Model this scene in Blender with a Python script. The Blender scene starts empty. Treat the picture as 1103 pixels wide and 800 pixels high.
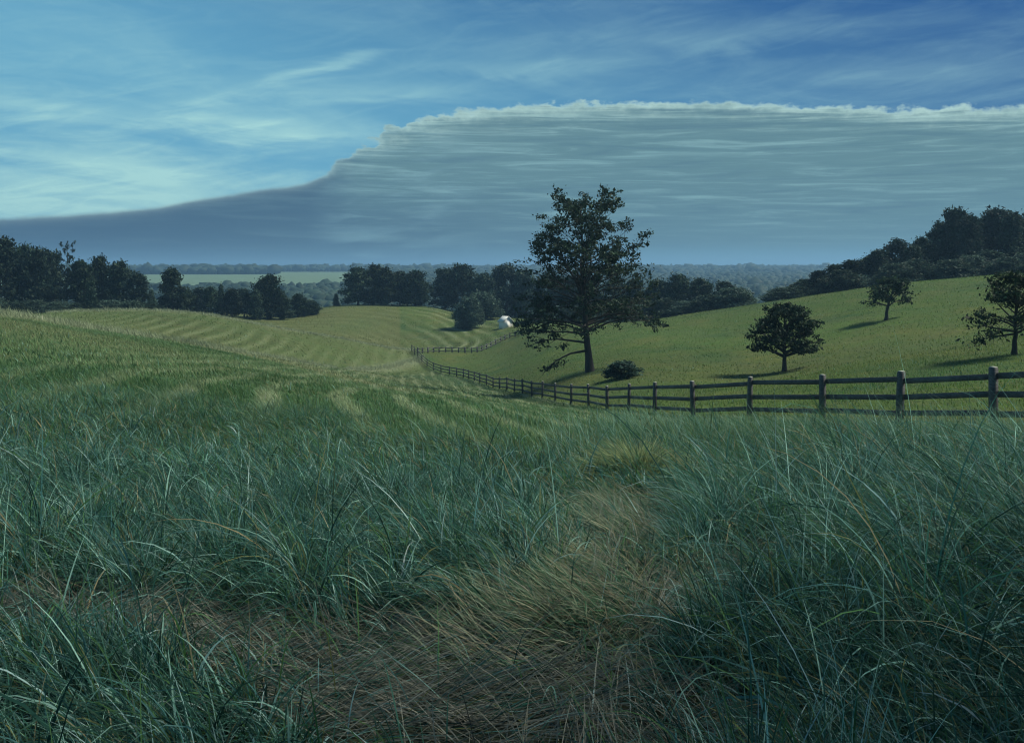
import bpy, math, random
import numpy as np
from mathutils import Vector

R = math.radians
rng = np.random.default_rng(7)
random.seed(7)
S = bpy.context.scene
COL = S.collection

# ------------------------------------------------------------------ camera
F, CX, HY = 1060.0, 551.5, 290.0           # focal length, centre column and horizon row for a frame 1103 wide
cam_d = bpy.data.cameras.new('camera')
cam = bpy.data.objects.new('camera', cam_d)
COL.objects.link(cam)
cam.rotation_euler = (R(90), 0, 0)
cam_d.sensor_width = 36.0
cam_d.lens = F / 1103.0 * 36.0
cam_d.shift_y = -(400.0 - HY) / 1103.0
cam_d.clip_start, cam_d.clip_end = 0.05, 20000
S.camera = cam

S.view_settings.view_transform = 'Standard'
S.view_settings.look = 'None'
S.view_settings.gamma = 1.0
S.view_settings.exposure = 0.62
S.cycles.max_bounces = 6
S.cycles.diffuse_bounces = 3
S.cycles.glossy_bounces = 1
S.cycles.transmission_bounces = 3
S.cycles.volume_bounces = 0
S.cycles.use_denoising = True
S.cycles.filter_width = 1.15

# ------------------------------------------------------------------ sun
SUN_EL, SUN_AZ = 50.0, 79.0                 # azimuth measured from +Y (view direction) towards +X (right)
sd = bpy.data.lights.new('sun', 'SUN')
sd.energy, sd.angle, sd.color = 3.9, R(14), (1.0, 0.95, 0.78)
sun = bpy.data.objects.new('sun', sd)
COL.objects.link(sun)
sv = Vector((math.sin(R(SUN_AZ)) * math.cos(R(SUN_EL)), math.cos(R(SUN_AZ)) * math.cos(R(SUN_EL)), math.sin(R(SUN_EL))))
sun.rotation_euler = sv.to_track_quat('Z', 'Y').to_euler()
sun.location = sv * 200


# ------------------------------------------------------------------ node helpers
class NB:
    """tiny expression builder on a node tree"""
    def __init__(s, nt): s.nt = nt
    def n(s, t, **k):
        nd = s.nt.nodes.new(t)
        for a, b in k.items(): setattr(nd, a, b)
        return nd
    def link(s, a, b): s.nt.links.new(a, b)
    def put(s, sock, v):
        if hasattr(v, 'is_output'): s.link(v, sock)
        else: sock.default_value = v
    def m(s, op, a, b=0.0, c=0.0, clamp=False):
        nd = s.n('ShaderNodeMath', operation=op, use_clamp=clamp)
        for i, v in enumerate((a, b, c)): s.put(nd.inputs[i], v)
        return nd.outputs[0]
    def sm(s, v, lo, hi, o0=0.0, o1=1.0):
        nd = s.n('ShaderNodeMapRange', interpolation_type='SMOOTHSTEP')
        for i, q in enumerate((v, lo, hi, o0, o1)): s.put(nd.inputs[i], q)
        return nd.outputs[0]
    def mix(s, f, a, b, blend='MIX'):
        nd = s.n('ShaderNodeMix', data_type='RGBA', blend_type=blend)
        s.put(nd.inputs[0], f); s.put(nd.inputs[6], a); s.put(nd.inputs[7], b)
        return nd.outputs[2]
    def xyz(s, x, y, z):
        nd = s.n('ShaderNodeCombineXYZ')
        for i, v in enumerate((x, y, z)): s.put(nd.inputs[i], v)
        return nd.outputs[0]
    def noise(s, vec, scale, detail=4.0, rough=0.55, dist=0.0):
        nd = s.n('ShaderNodeTexNoise')
        if vec is not None: s.link(vec, nd.inputs['Vector'])
        nd.inputs['Scale'].default_value = scale
        nd.inputs['Detail'].default_value = detail
        nd.inputs['Roughness'].default_value = rough
        nd.inputs['Distortion'].default_value = dist
        return nd.outputs['Fac']


def lin(r, g, b):
    f = lambda c: (c / 255 / 12.92) if c / 255 <= 0.04045 else ((c / 255 + 0.055) / 1.055) ** 2.4
    return (f(r), f(g), f(b), 1.0)


# ------------------------------------------------------------------ sky (a cloud bank over a blue sky with cirrus)
world = bpy.data.worlds.new('World')
S.world = world
world.use_nodes = True
wt = world.node_tree
wt.nodes.clear()
w = NB(wt)
tc = w.n('ShaderNodeTexCoord')
sep = w.n('ShaderNodeSeparateXYZ')
w.link(tc.outputs['Generated'], sep.inputs[0])
dx, dy, dz = sep.outputs
AZ = w.m('ARCTAN2', dx, dy)
EL = w.m('ARCSINE', dz)


def ae(px, py):
    a = math.atan((px - CX) / F)
    return a, math.atan((HY - py) / F * math.cos(a))


sky = w.n('ShaderNodeTexSky', sky_type='NISHITA')
sky.sun_disc = False
sky.sun_elevation = R(SUN_EL)
sky.sun_rotation = R(SUN_AZ)
sky.air_density, sky.dust_density, sky.ozone_density = 1.0, 0.6, 2.5
SKY_K = 0.07
blue = w.mix(1.0, sky.outputs[0], (SKY_K * 0.62, SKY_K * 1.0, SKY_K * 1.02, 1), 'MULTIPLY')
# the blue deepens towards the upper right
deep = w.sm(w.m('ADD', w.m('MULTIPLY', AZ, 0.35), EL), 0.02, 0.42)
deepcol = w.mix(deep, lin(108, 178, 212), lin(26, 84, 152))
blue = w.mix(0.88, blue, deepcol)
overhead = w.sm(EL, 0.32, 0.9)
blue = w.mix(overhead, blue, (0.10, 0.20, 0.33, 1))

# cirrus
v1 = w.xyz(w.m('MULTIPLY', AZ, 3.2), w.m('MULTIPLY', w.m('ADD', EL, w.m('MULTIPLY', AZ, 0.10)), 17.0), 0.3)
c1 = w.noise(v1, 1.3, 7.0, 0.6, 0.9)
v2 = w.xyz(w.m('MULTIPLY', AZ, 9.0), w.m('MULTIPLY', w.m('SUBTRACT', EL, w.m('MULTIPLY', AZ, 0.16)), 46.0), 4.1)
c2 = w.noise(v2, 1.2, 6.0, 0.6, 1.2)
v3 = w.xyz(w.m('MULTIPLY', AZ, 26.0), w.m('MULTIPLY', w.m('ADD', EL, w.m('MULTIPLY', AZ, 0.3)), 60.0), 1.1)
c3 = w.noise(v3, 1.6, 5.0, 0.65, 1.5)
tex = w.m('ADD', w.m('MULTIPLY', w.sm(c1, 0.36, 0.72), 0.62), w.m('MULTIPLY', w.sm(c2, 0.40, 0.75), 0.38))
tex = w.m('MULTIPLY', tex, w.m('ADD', 0.75, w.m('MULTIPLY', c3, 0.5)))


def blob(px, py, sx, sy, slope=0.0):
    a, e = ae(px, py)
    sx, sy = sx / F, sy / F
    da = w.m('SUBTRACT', AZ, a)
    de = w.m('SUBTRACT', w.m('SUBTRACT', EL, e), w.m('MULTIPLY', da, slope))
    # wobble the streak so that its outline is uneven
    de = w.m('ADD', de, w.m('MULTIPLY', w.m('SUBTRACT', c1, 0.5), 0.05))
    q = w.m('ADD', w.m('POWER', w.m('DIVIDE', da, sx), 2.0), w.m('POWER', w.m('DIVIDE', de, sy), 2.0))
    return w.m('POWER', 2.718, w.m('MULTIPLY', q, -1.0))


lowleft = blob(60, 190, 330, 95)
cir = w.m('ADD', w.m('MULTIPLY', lowleft, 0.80), 0.20)
cir = w.m('MULTIPLY', cir, tex)
for (px, py, sx, sy, sl, k) in ((265, 132, 75, 10, 0.02, 0.75), (315, 143, 60, 5, 0.10, 0.5), (350, 76, 70, 5, 0.22, 0.45), (60, 122, 110, 11, -0.05, 0.5),
                               (170, 190, 70, 16, -0.28, 0.55), (80, 172, 120, 9, -0.12, 0.45), (40, 215, 190, 22, 0.02, 0.42), (225, 105, 60, 6, 0.2, 0.3),
                               (560, 70, 120, 9, 0.05, 0.28), (820, 40, 200, 12, -0.03, 0.2), (400, 98, 120, 10, 0.0, 0.25), (980, 85, 150, 18, 0.0, 0.25)):
    cir = w.m('ADD', cir, w.m('MULTIPLY', blob(px, py, sx, sy, sl), w.m('MULTIPLY', w.m('ADD', 0.35, c2), k)))
cir = w.m('MULTIPLY', cir, w.sm(EL, 0.45, 0.3))
cir = w.m('MINIMUM', cir, 1.0)
up = w.mix(cir, blue, lin(176, 226, 226))

# cloud bank: its upper edge is a curve of elevation over azimuth, roughened by noise
edge_pts = [(-160, 242), (0, 235), (90, 230), (160, 224), (225, 213), (290, 203), (326, 198), (342, 192), (353, 185), (364, 173), (380, 167), (391, 156), (408, 151),
            (420, 141), (436, 135), (452, 127), (480, 123), (530, 117), (600, 112), (700, 111), (800, 113), (900, 115), (1000, 117), (1103, 114), (1300, 112)]
A0, A1, E1 = -0.65, 0.65, 0.25
fc = w.n('ShaderNodeFloatCurve')
cv = fc.mapping.curves[0]
pts = [((ae(*p)[0] - A0) / (A1 - A0), ae(*p)[1] / E1) for p in edge_pts]
cv.points[0].location, cv.points[1].location = pts[0], pts[-1]
for p in pts[1:-1]: cv.points.new(*p)
fc.mapping.update()
w.put(fc.inputs['Value'], w.m('DIVIDE', w.m('SUBTRACT', AZ, A0), A1 - A0, clamp=True))
EDGE = w.m('MULTIPLY', fc.outputs[0], E1)
right = w.sm(AZ, ae(325, 0)[0], ae(400, 0)[0])
vb = w.xyz(w.m('MULTIPLY', AZ, 34.0), w.m('MULTIPLY', EL, 60.0), 0.0)
nb = w.m('SUBTRACT', w.noise(vb, 1.0, 6.0, 0.62), 0.5)
vs = w.xyz(w.m('MULTIPLY', AZ, 120.0), w.m('MULTIPLY', EL, 150.0), 2.0)
ns = w.m('SUBTRACT', w.noise(vs, 1.0, 4.0, 0.6), 0.5)
stepz = w.m('MULTIPLY', w.sm(AZ, ae(335, 0)[0], ae(365, 0)[0]), w.sm(AZ, ae(500, 0)[0], ae(440, 0)[0]))
bump = w.m('MULTIPLY', w.m('ADD', w.m('MULTIPLY', nb, w.m('ADD', 0.026, w.m('MULTIPLY', stepz, 0.026))), w.m('MULTIPLY', ns, 0.0075)), w.m('ADD', 0.12, w.m('MULTIPLY', right, 0.88)))
DEP = w.m('SUBTRACT', w.m('ADD', EDGE, bump), EL)          # depth below the edge, radians
bank = w.sm(DEP, -0.0022, 0.0032)

# layered body
vl = w.xyz(w.m('MULTIPLY', AZ, 7.5), w.m('MULTIPLY', w.m('ADD', EL, w.m('MULTIPLY', AZ, 0.012)), 120.0), 7.0)
l1 = w.noise(vl, 1.0, 6.0, 0.62, 0.8)
vl2 = w.xyz(w.m('MULTIPLY', AZ, 19.0), w.m('MULTIPLY', EL, 330.0), 9.0)
l2 = w.noise(vl2, 1.0, 4.0, 0.6, 0.3)
base = w.mix(w.sm(AZ, -0.42, 0.30), lin(66, 99, 126), lin(98, 138, 153))
base = w.mix(w.sm(EL, 0.02, 0.11), base, w.mix(right, lin(70, 104, 130), lin(102, 142, 153)))
layers = w.m('ADD', w.m('MULTIPLY', w.sm(l1, 0.50, 0.72), 0.75), w.m('MULTIPLY', w.sm(l2, 0.48, 0.78), 0.35))
lay_amt = w.m('ADD', 0.14, w.m('MULTIPLY', w.m('MULTIPLY', right, w.sm(EL, 0.015, 0.06)), 0.50))
body = w.mix(w.m('MULTIPLY', layers, lay_amt), base, lin(150, 196, 202))
dark = w.m('MULTIPLY', w.sm(l1, 0.48, 0.30), 0.30)
body = w.mix(dark, body, lin(72, 108, 136))
# bellies: darker just under each swell near the leading end
vbl = w.xyz(w.m('MULTIPLY', AZ, 13.0), w.m('MULTIPLY', w.m('SUBTRACT', EL, w.m('MULTIPLY', AZ, 0.07)), 75.0), 12.0)
bl = w.noise(vbl, 1.0, 4.0, 0.55, 0.4)
front = w.m('MULTIPLY', w.sm(AZ, ae(560, 0)[0], ae(400, 0)[0]), right)
body = w.mix(w.m('MULTIPLY', w.sm(bl, 0.42, 0.72), w.m('MULTIPLY', front, 0.5)), body, lin(140, 184, 196))
# sunlit rim along the crest
thick = w.m('ADD', 0.0032, w.m('MULTIPLY', right, w.m('MULTIPLY', w.sm(l1, 0.35, 0.7), 0.0085)))
rim = w.m('POWER', 2.718, w.m('MULTIPLY', w.m('DIVIDE', w.m('MAXIMUM', DEP, 0.0), thick), -1.0))
rim = w.m('MULTIPLY', rim, w.m('ADD', 0.22, w.m('MULTIPLY', w.sm(AZ, ae(360, 0)[0], ae(520, 0)[0], 0.3, 1.0), w.sm(w.noise(w.xyz(w.m('MULTIPLY', AZ, 9.0), 0.0, 3.0), 1.0, 3.0), 0.25, 0.62, 0.35, 0.7))))
body = w.mix(rim, body, lin(205, 240, 232))
# paler band above the horizon on the right
hz = w.m('MULTIPLY', w.sm(EL, 0.030, 0.004), w.sm(AZ, -0.25, 0.22, 0.15, 0.65))
body = w.mix(hz, body, lin(112, 168, 196))
final = w.mix(bank, up, body)
final = w.mix(w.sm(EL, 0.0, -0.03), final, lin(60, 95, 110))
bg = w.n('ShaderNodeBackground')
bg.inputs['Strength'].default_value = 0.60
w.link(final, bg.inputs['Color'])
wo = w.n('ShaderNodeOutputWorld')
w.link(bg.outputs[0], wo.inputs['Surface'])


# ------------------------------------------------------------------ terrain height function
def pchip_slopes(x, y):
    """x (..., n), y (..., n) -> monotone slopes"""
    h = np.diff(x, axis=-1); d = np.diff(y, axis=-1) / h
    m = np.zeros_like(y)
    d0, d1, h0, h1 = d[..., :-1], d[..., 1:], h[..., :-1], h[..., 1:]
    w1, w2 = 2 * h1 + h0, h1 + 2 * h0
    ok = d0 * d1 > 0
    den = np.where(ok, w1 / np.where(ok, d0, 1) + w2 / np.where(ok, d1, 1), 1)
    m[..., 1:-1] = np.where(ok, (w1 + w2) / den, 0)
    m[..., 0], m[..., -1] = d[..., 0], d[..., -1]
    return m


def pchip(x, y, xq):
    m = pchip_slopes(x, y)
    i = np.clip(np.searchsorted(x, xq) - 1, 0, len(x) - 2)
    h = x[i + 1] - x[i]; t = np.clip((xq - x[i]) / h, 0, 1)
    return ((2*t**3 - 3*t*t + 1) * y[i] + (t**3 - 2*t*t + t) * h * m[i] + (-2*t**3 + 3*t*t) * y[i+1] + (t**3 - t*t) * h * m[i+1])


P = lambda d, py: (d, -(py - HY) * d / F)   # a point of ground at depth d that is seen at row py
# column: k1 .. k9 near relief, then the far country
PROF = {
    -300: [(7, -1.7), (18, -1.9), (32, -1.95), (48, -2.0), (75, -4.5), (120, -5.5), (150, -7), (180, -8), (250, -13)],
    0:    [(7, -1.75), (20, -2.05), (40, -2.35), P(60, 338.5), (85, -5.0), (130, -6.3), (160, -7.8), (190, -9.0), (260, -14)],
    100:  [(7, -1.75), (20, -2.2), (45, -3.1), P(70, 355), (95, -7.0), P(150, 334), (180, -8.4), (200, -9.2), (280, -16)],
    200:  [(7, -1.8), (22, -2.6), (55, -4.4), P(85, 370), (112, -9.4), P(155, 336), (185, -9.0), (215, -9.8), (300, -18)],
    300:  [(7, -1.85), (22, -2.8), (62, -6.0), P(102, 387), (128, -12.4), P(163, 353), (195, -12.3), P(250, 337), (330, -19)],
    370:  [(7, -1.85), (22, -3.0), (68, -7.5), P(120, 397.5), (140, -14.2), P(170, 366), (200, -14.0), P(255, 328), (330, -18)],
    450:  [(7, -1.85), (22, -3.2), (75, -9.2), P(150, 405.5), (158, -17.0), P(178, 381), P(200, 374), P(258, 328), (340, -18)],
    520:  [(7, -1.85), (22, -3.35), (70, -9.2), P(122, 416), P(150, 399), P(176, 384), P(195, 373), P(250, 342), (340, -19)],
    600:  [(7, -1.9), (22, -3.5), (45, -6.5), P(70, 433), P(95, 402), P(135, 376), P(170, 357), P(205, 347), (300, -19)],
    700:  [(7, -1.9), (20, -3.3), (32, -4.9), P(42, 448), P(65, 414), P(100, 378), P(140, 353), P(165, 345.5), (240, -15)],
    820:  [(7, -1.9), (18, -3.15), (25, -4.05), P(31, 450), P(50, 424), P(75, 399), P(120, 351), P(155, 327), (220, -11)],
    900:  [(7, -1.85), (16, -2.8), (22, -3.6), P(27.5, 452), P(45, 416), P(75, 384), P(115, 337), P(150, 315), (210, -7)],
    1000: [(7, -1.85), (14, -2.6), (19, -3.2), P(24, 456), P(42, 406), P(75, 366), P(112, 320), P(145, 302), (200, -4)],
    1103: [(7, -1.8), (12, -2.35), (16.5, -2.85), P(21, 458), P(42, 394), P(75, 349), P(110, 310), P(140, 295), (200, -2.5)],
    1400: [(7, -1.8), (11, -2.2), (15, -2.6), (19, -3.0), (40, -3.6), (72, -3.2), (105, -1.0), (135, 0.6), (200, -1)],
}
FARL = [(480, -30), P(750, 322), P(1100, 306), P(1500, 295.5), P(2500, 291.5), (5600, -35)]
FARR = [(480, -32), P(750, 325), P(1100, 311), P(1500, 302), P(2500, 291), (5600, -40)]
us = np.array(sorted(PROF), float)
K = np.zeros((len(us), 17, 2))
for i, u in enumerate(us):
    t = np.clip((u - 380) / 200, 0, 1)
    far = [(a[0], a[1] * (1 - t) + b[1] * t) for a, b in zip(FARL, FARR)]
    K[i] = [(0.4, -1.65), (2.2, -1.66)] + PROF[int(u)] + far
NU, ND = 860, 620
UG = np.linspace(-300, 1400, NU)
LD = np.linspace(math.log(0.5), math.log(5590), ND)
DG = np.exp(LD)
KU = np.stack([[pchip(us, K[:, k, c], UG) for c in (0, 1)] for k in range(17)])     # (17, 2, NU)
TZ = np.zeros((NU, ND))
for j in range(NU):
    TZ[j] = pchip(KU[:, 0, j], KU[:, 1, j], DG)
for _ in range(3):                                                                  # soften across columns
    pad = np.pad(TZ, ((9, 9), (0, 0)), 'edge')
    TZ = sum(pad[k:k + NU] for k in range(19)) / 19.0
for _ in range(2):
    pad = np.pad(TZ, ((0, 0), (2, 2)), 'edge')
    TZ = sum(pad[:, k:k + ND] for k in range(5)) / 5.0


def wobble(x, y, s, seed):
    """cheap smooth pseudo-noise in about -1..1"""
    r = np.random.default_rng(seed)
    v = 0
    for k in range(7):
        a = r.uniform(0, 6.283); f = (0.55 + 0.28 * k) / s
        v = v + np.sin((x * math.cos(a) + y * math.sin(a)) * f * 6.283 + r.uniform(0, 6.283)
                       + 0.9 * np.sin((x * math.sin(a) - y * math.cos(a)) * f * 3.1 + r.uniform(0, 6.283))) / (1 + 0.35 * k)
    return v / 2.6


AMAX = math.atan((1400 - CX) / F)


def polar(x, y):
    th = np.arctan2(x, y); r = np.hypot(x, y)
    thc = np.clip(th, -AMAX, AMAX)
    u = CX + F * np.tan(thc)
    back = np.clip((np.abs(th) - 1.7) / 1.4, 0, 1); back = back * back * (3 - 2 * back)
    u = u * (1 - back) + CX * back
    return u, np.maximum(r * np.cos(thc), 0.5)


def height(x, y):
    x = np.asarray(x, float); y = np.asarray(y, float)
    u, d = polar(x, y)
    fu = np.clip((u + 300) / 1700 * (NU - 1), 0, NU - 1.001)
    fd = np.clip((np.log(d) - LD[0]) / (LD[-1] - LD[0]) * (ND - 1), 0, ND - 1.001)
    i, j = fu.astype(int), fd.astype(int); a, b = fu - i, fd - j
    z = (TZ[i, j] * (1 - a) + TZ[i + 1, j] * a) * (1 - b) + (TZ[i, j + 1] * (1 - a) + TZ[i + 1, j + 1] * a) * b
    z = z + 0.05 * wobble(x, y, 2.6, 3) * np.clip((d - 1) / 3, 0, 1) * np.clip((60 - d) / 30, 0, 1)
    z = z + 0.10 * wobble(x, y, 14, 4) * np.clip((d - 12) / 30, 0, 1)
    return z


def hz1(x, y): return float(height(np.array([x]), np.array([y]))[0])


def at(px, d):
    x = (px - CX) / F * d
    return x, d, hz1(x, d)


def ground(px, py, d0=2.5, d1=320):
    """first ground point seen at a pixel"""
    ds = np.exp(np.linspace(math.log(d0), math.log(d1), 3000))
    xs = (px - CX) / F * ds
    zr = -(py - HY) / F * ds
    hit = np.nonzero(height(xs, ds) >= zr)[0]
    k = hit[0] if len(hit) else len(ds) - 1
    return float(xs[k]), float(ds[k]), float(height(xs[k:k+1], ds[k:k+1])[0])


# ------------------------------------------------------------------ mesh helpers
def mesh(name, V, Q, mat, parent=None, col=None, smooth=False, link=True):
    """V (n,3), Q list of (m,k) index arrays or one array"""
    Qs = Q if isinstance(Q, list) else [Q]
    Qs = [np.asarray(q, np.int32) for q in Qs if len(q)]
    me = bpy.data.meshes.new(name)
    V = np.asarray(V, np.float32)
    me.vertices.add(len(V)); me.vertices.foreach_set('co', V.ravel())
    loops = np.concatenate([q.ravel() for q in Qs])
    tot = np.concatenate([np.full(len(q), q.shape[1], np.int32) for q in Qs])
    me.loops.add(len(loops)); me.loops.foreach_set('vertex_index', loops)
    me.polygons.add(len(tot))
    me.polygons.foreach_set('loop_start', np.concatenate([[0], np.cumsum(tot)[:-1]]).astype(np.int32))
    if smooth: me.polygons.foreach_set('use_smooth', np.ones(len(tot), bool))
    me.update(calc_edges=True)
    if col is not None:
        a = me.attributes.new('tint', 'FLOAT_COLOR', 'POINT')
        c = np.ones((len(V), 4), np.float32); c[:, :3] = col
        a.data.foreach_set('color', c.ravel())
    if mat: me.materials.append(mat)
    if not link: return me
    return add(name, me, parent)


def add(name, me, parent=None):
    o = bpy.data.objects.new(name, me)
    COL.objects.link(o)
    if parent: o.parent = parent
    return o


def empty(name, loc, label, cat, group=None, rz=0.0, scale=None):
    o = bpy.data.objects.new(name, None)
    o.empty_display_size = 0.3
    COL.objects.link(o)
    o.location = loc; o.rotation_euler = (0, 0, rz)
    if scale is not None: o.scale = scale
    o['label'] = label; o['category'] = cat
    if group: o['group'] = group
    return o


class Geo:
    """collects boxes and tubes into one mesh"""
    def __init__(s): s.V, s.Q = [], []; s.n = 0
    def add(s, V, Q):
        s.V.append(np.asarray(V, float)); s.Q.append([[i + s.n for i in q] for q in Q]); s.n += len(V)
    def box8(s, c8):
        s.add(c8, [(0, 3, 2, 1), (4, 5, 6, 7), (0, 1, 5, 4), (1, 2, 6, 5), (2, 3, 7, 6), (3, 0, 4, 7)])
    def tube(s, pts, rad, k=6):
        pts = np.asarray(pts, float); n = len(pts)
        tg = np.gradient(pts, axis=0); tg /= np.linalg.norm(tg, axis=1)[:, None] + 1e-9
        ref = np.where(np.abs(tg[:, 2:3]) > 0.9, [[1., 0, 0]], [[0, 0, 1.]])
        a = np.cross(tg, ref); a /= np.linalg.norm(a, axis=1)[:, None] + 1e-9
        for i in range(1, n):
            if a[i] @ a[i-1] < 0: a[i] = -a[i]
        b = np.cross(tg, a)
        ang = np.arange(k) / k * 6.28318
        V = pts[:, None] + np.asarray(rad)[:, None, None] * (np.cos(ang)[None, :, None] * a[:, None] + np.sin(ang)[None, :, None] * b[:, None])
        Q = [(i*k + j, i*k + (j+1) % k, (i+1)*k + (j+1) % k, (i+1)*k + j) for i in range(n-1) for j in range(k)]
        s.add(V.reshape(-1, 3), Q)
    def build(s, name, mat, parent=None, smooth=False, link=True, col=None):
        V = np.concatenate(s.V); by = {}
        for qs in s.Q:
            for q in qs: by.setdefault(len(q), []).append(q)
        return mesh(name, V, [np.array(v) for v in by.values()], mat, parent, col, smooth, link)


# ------------------------------------------------------------------ materials
def mat_new(name):
    m = bpy.data.materials.new(name); m.use_nodes = True
    m.node_tree.nodes.clear()
    b = NB(m.node_tree)
    out = b.n('ShaderNodeOutputMaterial')
    return m, b, out


def leafy(name, trans=0.35, rough=0.55, spec=0.25, var=0.0):
    """thin plant tissue: diffuse and some light passing through"""
    m, b, out = mat_new(name)
    at_ = b.n('ShaderNodeAttribute', attribute_name='tint')
    c = at_.outputs['Color']
    if var:
        oi = b.n('ShaderNodeObjectInfo')
        hs = b.n('ShaderNodeHueSaturation')
        b.put(hs.inputs['Hue'], b.m('ADD', 0.5 - 0.02, b.m('MULTIPLY', oi.outputs['Random'], 0.04)))
        b.put(hs.inputs['Value'], b.m('ADD', 1 - var, b.m('MULTIPLY', oi.outputs['Random'], 2 * var)))
        b.link(c, hs.inputs['Color']); c = hs.outputs['Color']
    p = b.n('ShaderNodeBsdfPrincipled')
    b.put(p.inputs['Base Color'], c)
    p.inputs['Roughness'].default_value = rough
    p.inputs['Specular IOR Level'].default_value = spec
    t = b.n('ShaderNodeBsdfTranslucent'); b.put(t.inputs['Color'], c)
    mx = b.n('ShaderNodeMixShader'); mx.inputs[0].default_value = trans
    b.link(p.outputs[0], mx.inputs[1]); b.link(t.outputs[0], mx.inputs[2])
    b.link(mx.outputs[0], out.inputs['Surface'])
    return m


M_grass = leafy('grass_blades', 0.38, 0.6, 0.08)
M_leaf = leafy('leaves', 0.25, 0.6, 0.1, 0.28)

M_bark, b, out = mat_new('bark')
p = b.n('ShaderNodeBsdfPrincipled')
tcn = b.n('ShaderNodeTexCoord')
mp = b.n('ShaderNodeMapping'); mp.inputs['Scale'].default_value = (6, 6, 1.2); b.link(tcn.outputs['Object'], mp.inputs[0])
nz = b.noise(mp.outputs[0], 2.0, 6, 0.65)
b.put(p.inputs['Base Color'], b.mix(nz, (0.010, 0.010, 0.010, 1), (0.048, 0.045, 0.040, 1)))
p.inputs['Roughness'].default_value = 0.9
bp = b.n('ShaderNodeBump'); bp.inputs['Strength'].default_value = 0.7; bp.inputs['Distance'].default_value = 0.05
b.link(nz, bp.inputs['Height']); b.link(bp.outputs[0], p.inputs['Normal'])
b.link(p.outputs[0], out.inputs['Surface'])

M_wood, b, out = mat_new('weathered_wood')
p = b.n('ShaderNodeBsdfPrincipled')
tcn = b.n('ShaderNodeTexCoord')
mp = b.n('ShaderNodeMapping'); mp.inputs['Scale'].default_value = (3, 3, 14); b.link(tcn.outputs['Object'], mp.inputs[0])
nz = b.noise(mp.outputs[0], 3.0, 6, 0.7, 0.4)
nz2 = b.noise(tcn.outputs['Object'], 1.1, 3, 0.5)
cw = b.mix(b.sm(nz, 0.3, 0.75), (0.030, 0.031, 0.036, 1), (0.105, 0.108, 0.112, 1))
cw = b.mix(b.sm(nz2, 0.55, 0.75, 0, 0.5), cw, (0.13, 0.14, 0.13, 1))
b.put(p.inputs['Base Color'], cw)
p.inputs['Roughness'].default_value = 0.85
bp = b.n('ShaderNodeBump'); bp.inputs['Strength'].default_value = 0.4; bp.inputs['Distance'].default_value = 0.01
b.link(nz, bp.inputs['Height']); b.link(bp.outputs[0], p.inputs['Normal'])
b.link(p.outputs[0], out.inputs['Surface'])


def plain(name, c0, c1, scale, rough=0.8):
    m, b, out = mat_new(name)
    p = b.n('ShaderNodeBsdfPrincipled'); t = b.n('ShaderNodeTexCoord')
    b.put(p.inputs['Base Color'], b.mix(b.noise(t.outputs['Object'], scale, 5, 0.6), c0, c1))
    p.inputs['Roughness'].default_value = rough
    b.link(p.outputs[0], out.inputs['Surface'])
    return m


M_endgrain = plain('pale_end_grain', (0.35, 0.36, 0.33, 1), (0.55, 0.56, 0.5, 1), 20)
M_white = plain('white_paint', (0.62, 0.64, 0.62, 1), (0.8, 0.8, 0.78, 1), 3)
M_tin = plain('pale_tin_roof', (0.42, 0.45, 0.45, 1), (0.6, 0.62, 0.6, 1), 2, 0.5)
M_dark = plain('dark_opening', (0.02, 0.02, 0.022, 1), (0.05, 0.05, 0.05, 1), 3)

# the soil and sward: colour of the sward comes with the mesh, fine tussocks from noise
M_ground, b, out = mat_new('sward')
p = b.n('ShaderNodeBsdfPrincipled')
at_ = b.n('ShaderNodeAttribute', attribute_name='tint')
geo = b.n('ShaderNodeNewGeometry')
mp = b.n('ShaderNodeMapping'); mp.inputs['Scale'].default_value = (1, 1, 0.3); b.link(geo.outputs['Position'], mp.inputs[0])
g1 = b.noise(mp.outputs[0], 0.35, 6, 0.62, 0.3)
g2 = b.noise(mp.outputs[0], 2.3, 5, 0.7)
g3 = b.noise(mp.outputs[0], 0.045, 4, 0.55)
c = b.mix(b.sm(g1, 0.35, 0.7, 0, 0.45), at_.outputs['Color'], (0.105, 0.105, 0.045, 1))
c = b.mix(b.sm(g2, 0.62, 0.36, 0, 0.4), c, (0.016, 0.030, 0.016, 1))
c = b.mix(b.sm(g3, 0.5, 0.7, 0, 0.30), c, (0.05, 0.095, 0.035, 1))
b.put(p.inputs['Base Color'], c)
p.inputs['Roughness'].default_value = 0.95
p.inputs['Specular IOR Level'].default_value = 0.1
bp = b.n('ShaderNodeBump'); bp.inputs['Strength'].default_value = 0.9; bp.inputs['Distance'].default_value = 0.25
b.link(g2, bp.inputs['Height']); b.link(bp.outputs[0], p.inputs['Normal'])
b.link(p.outputs[0], out.inputs['Surface'])

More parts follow.
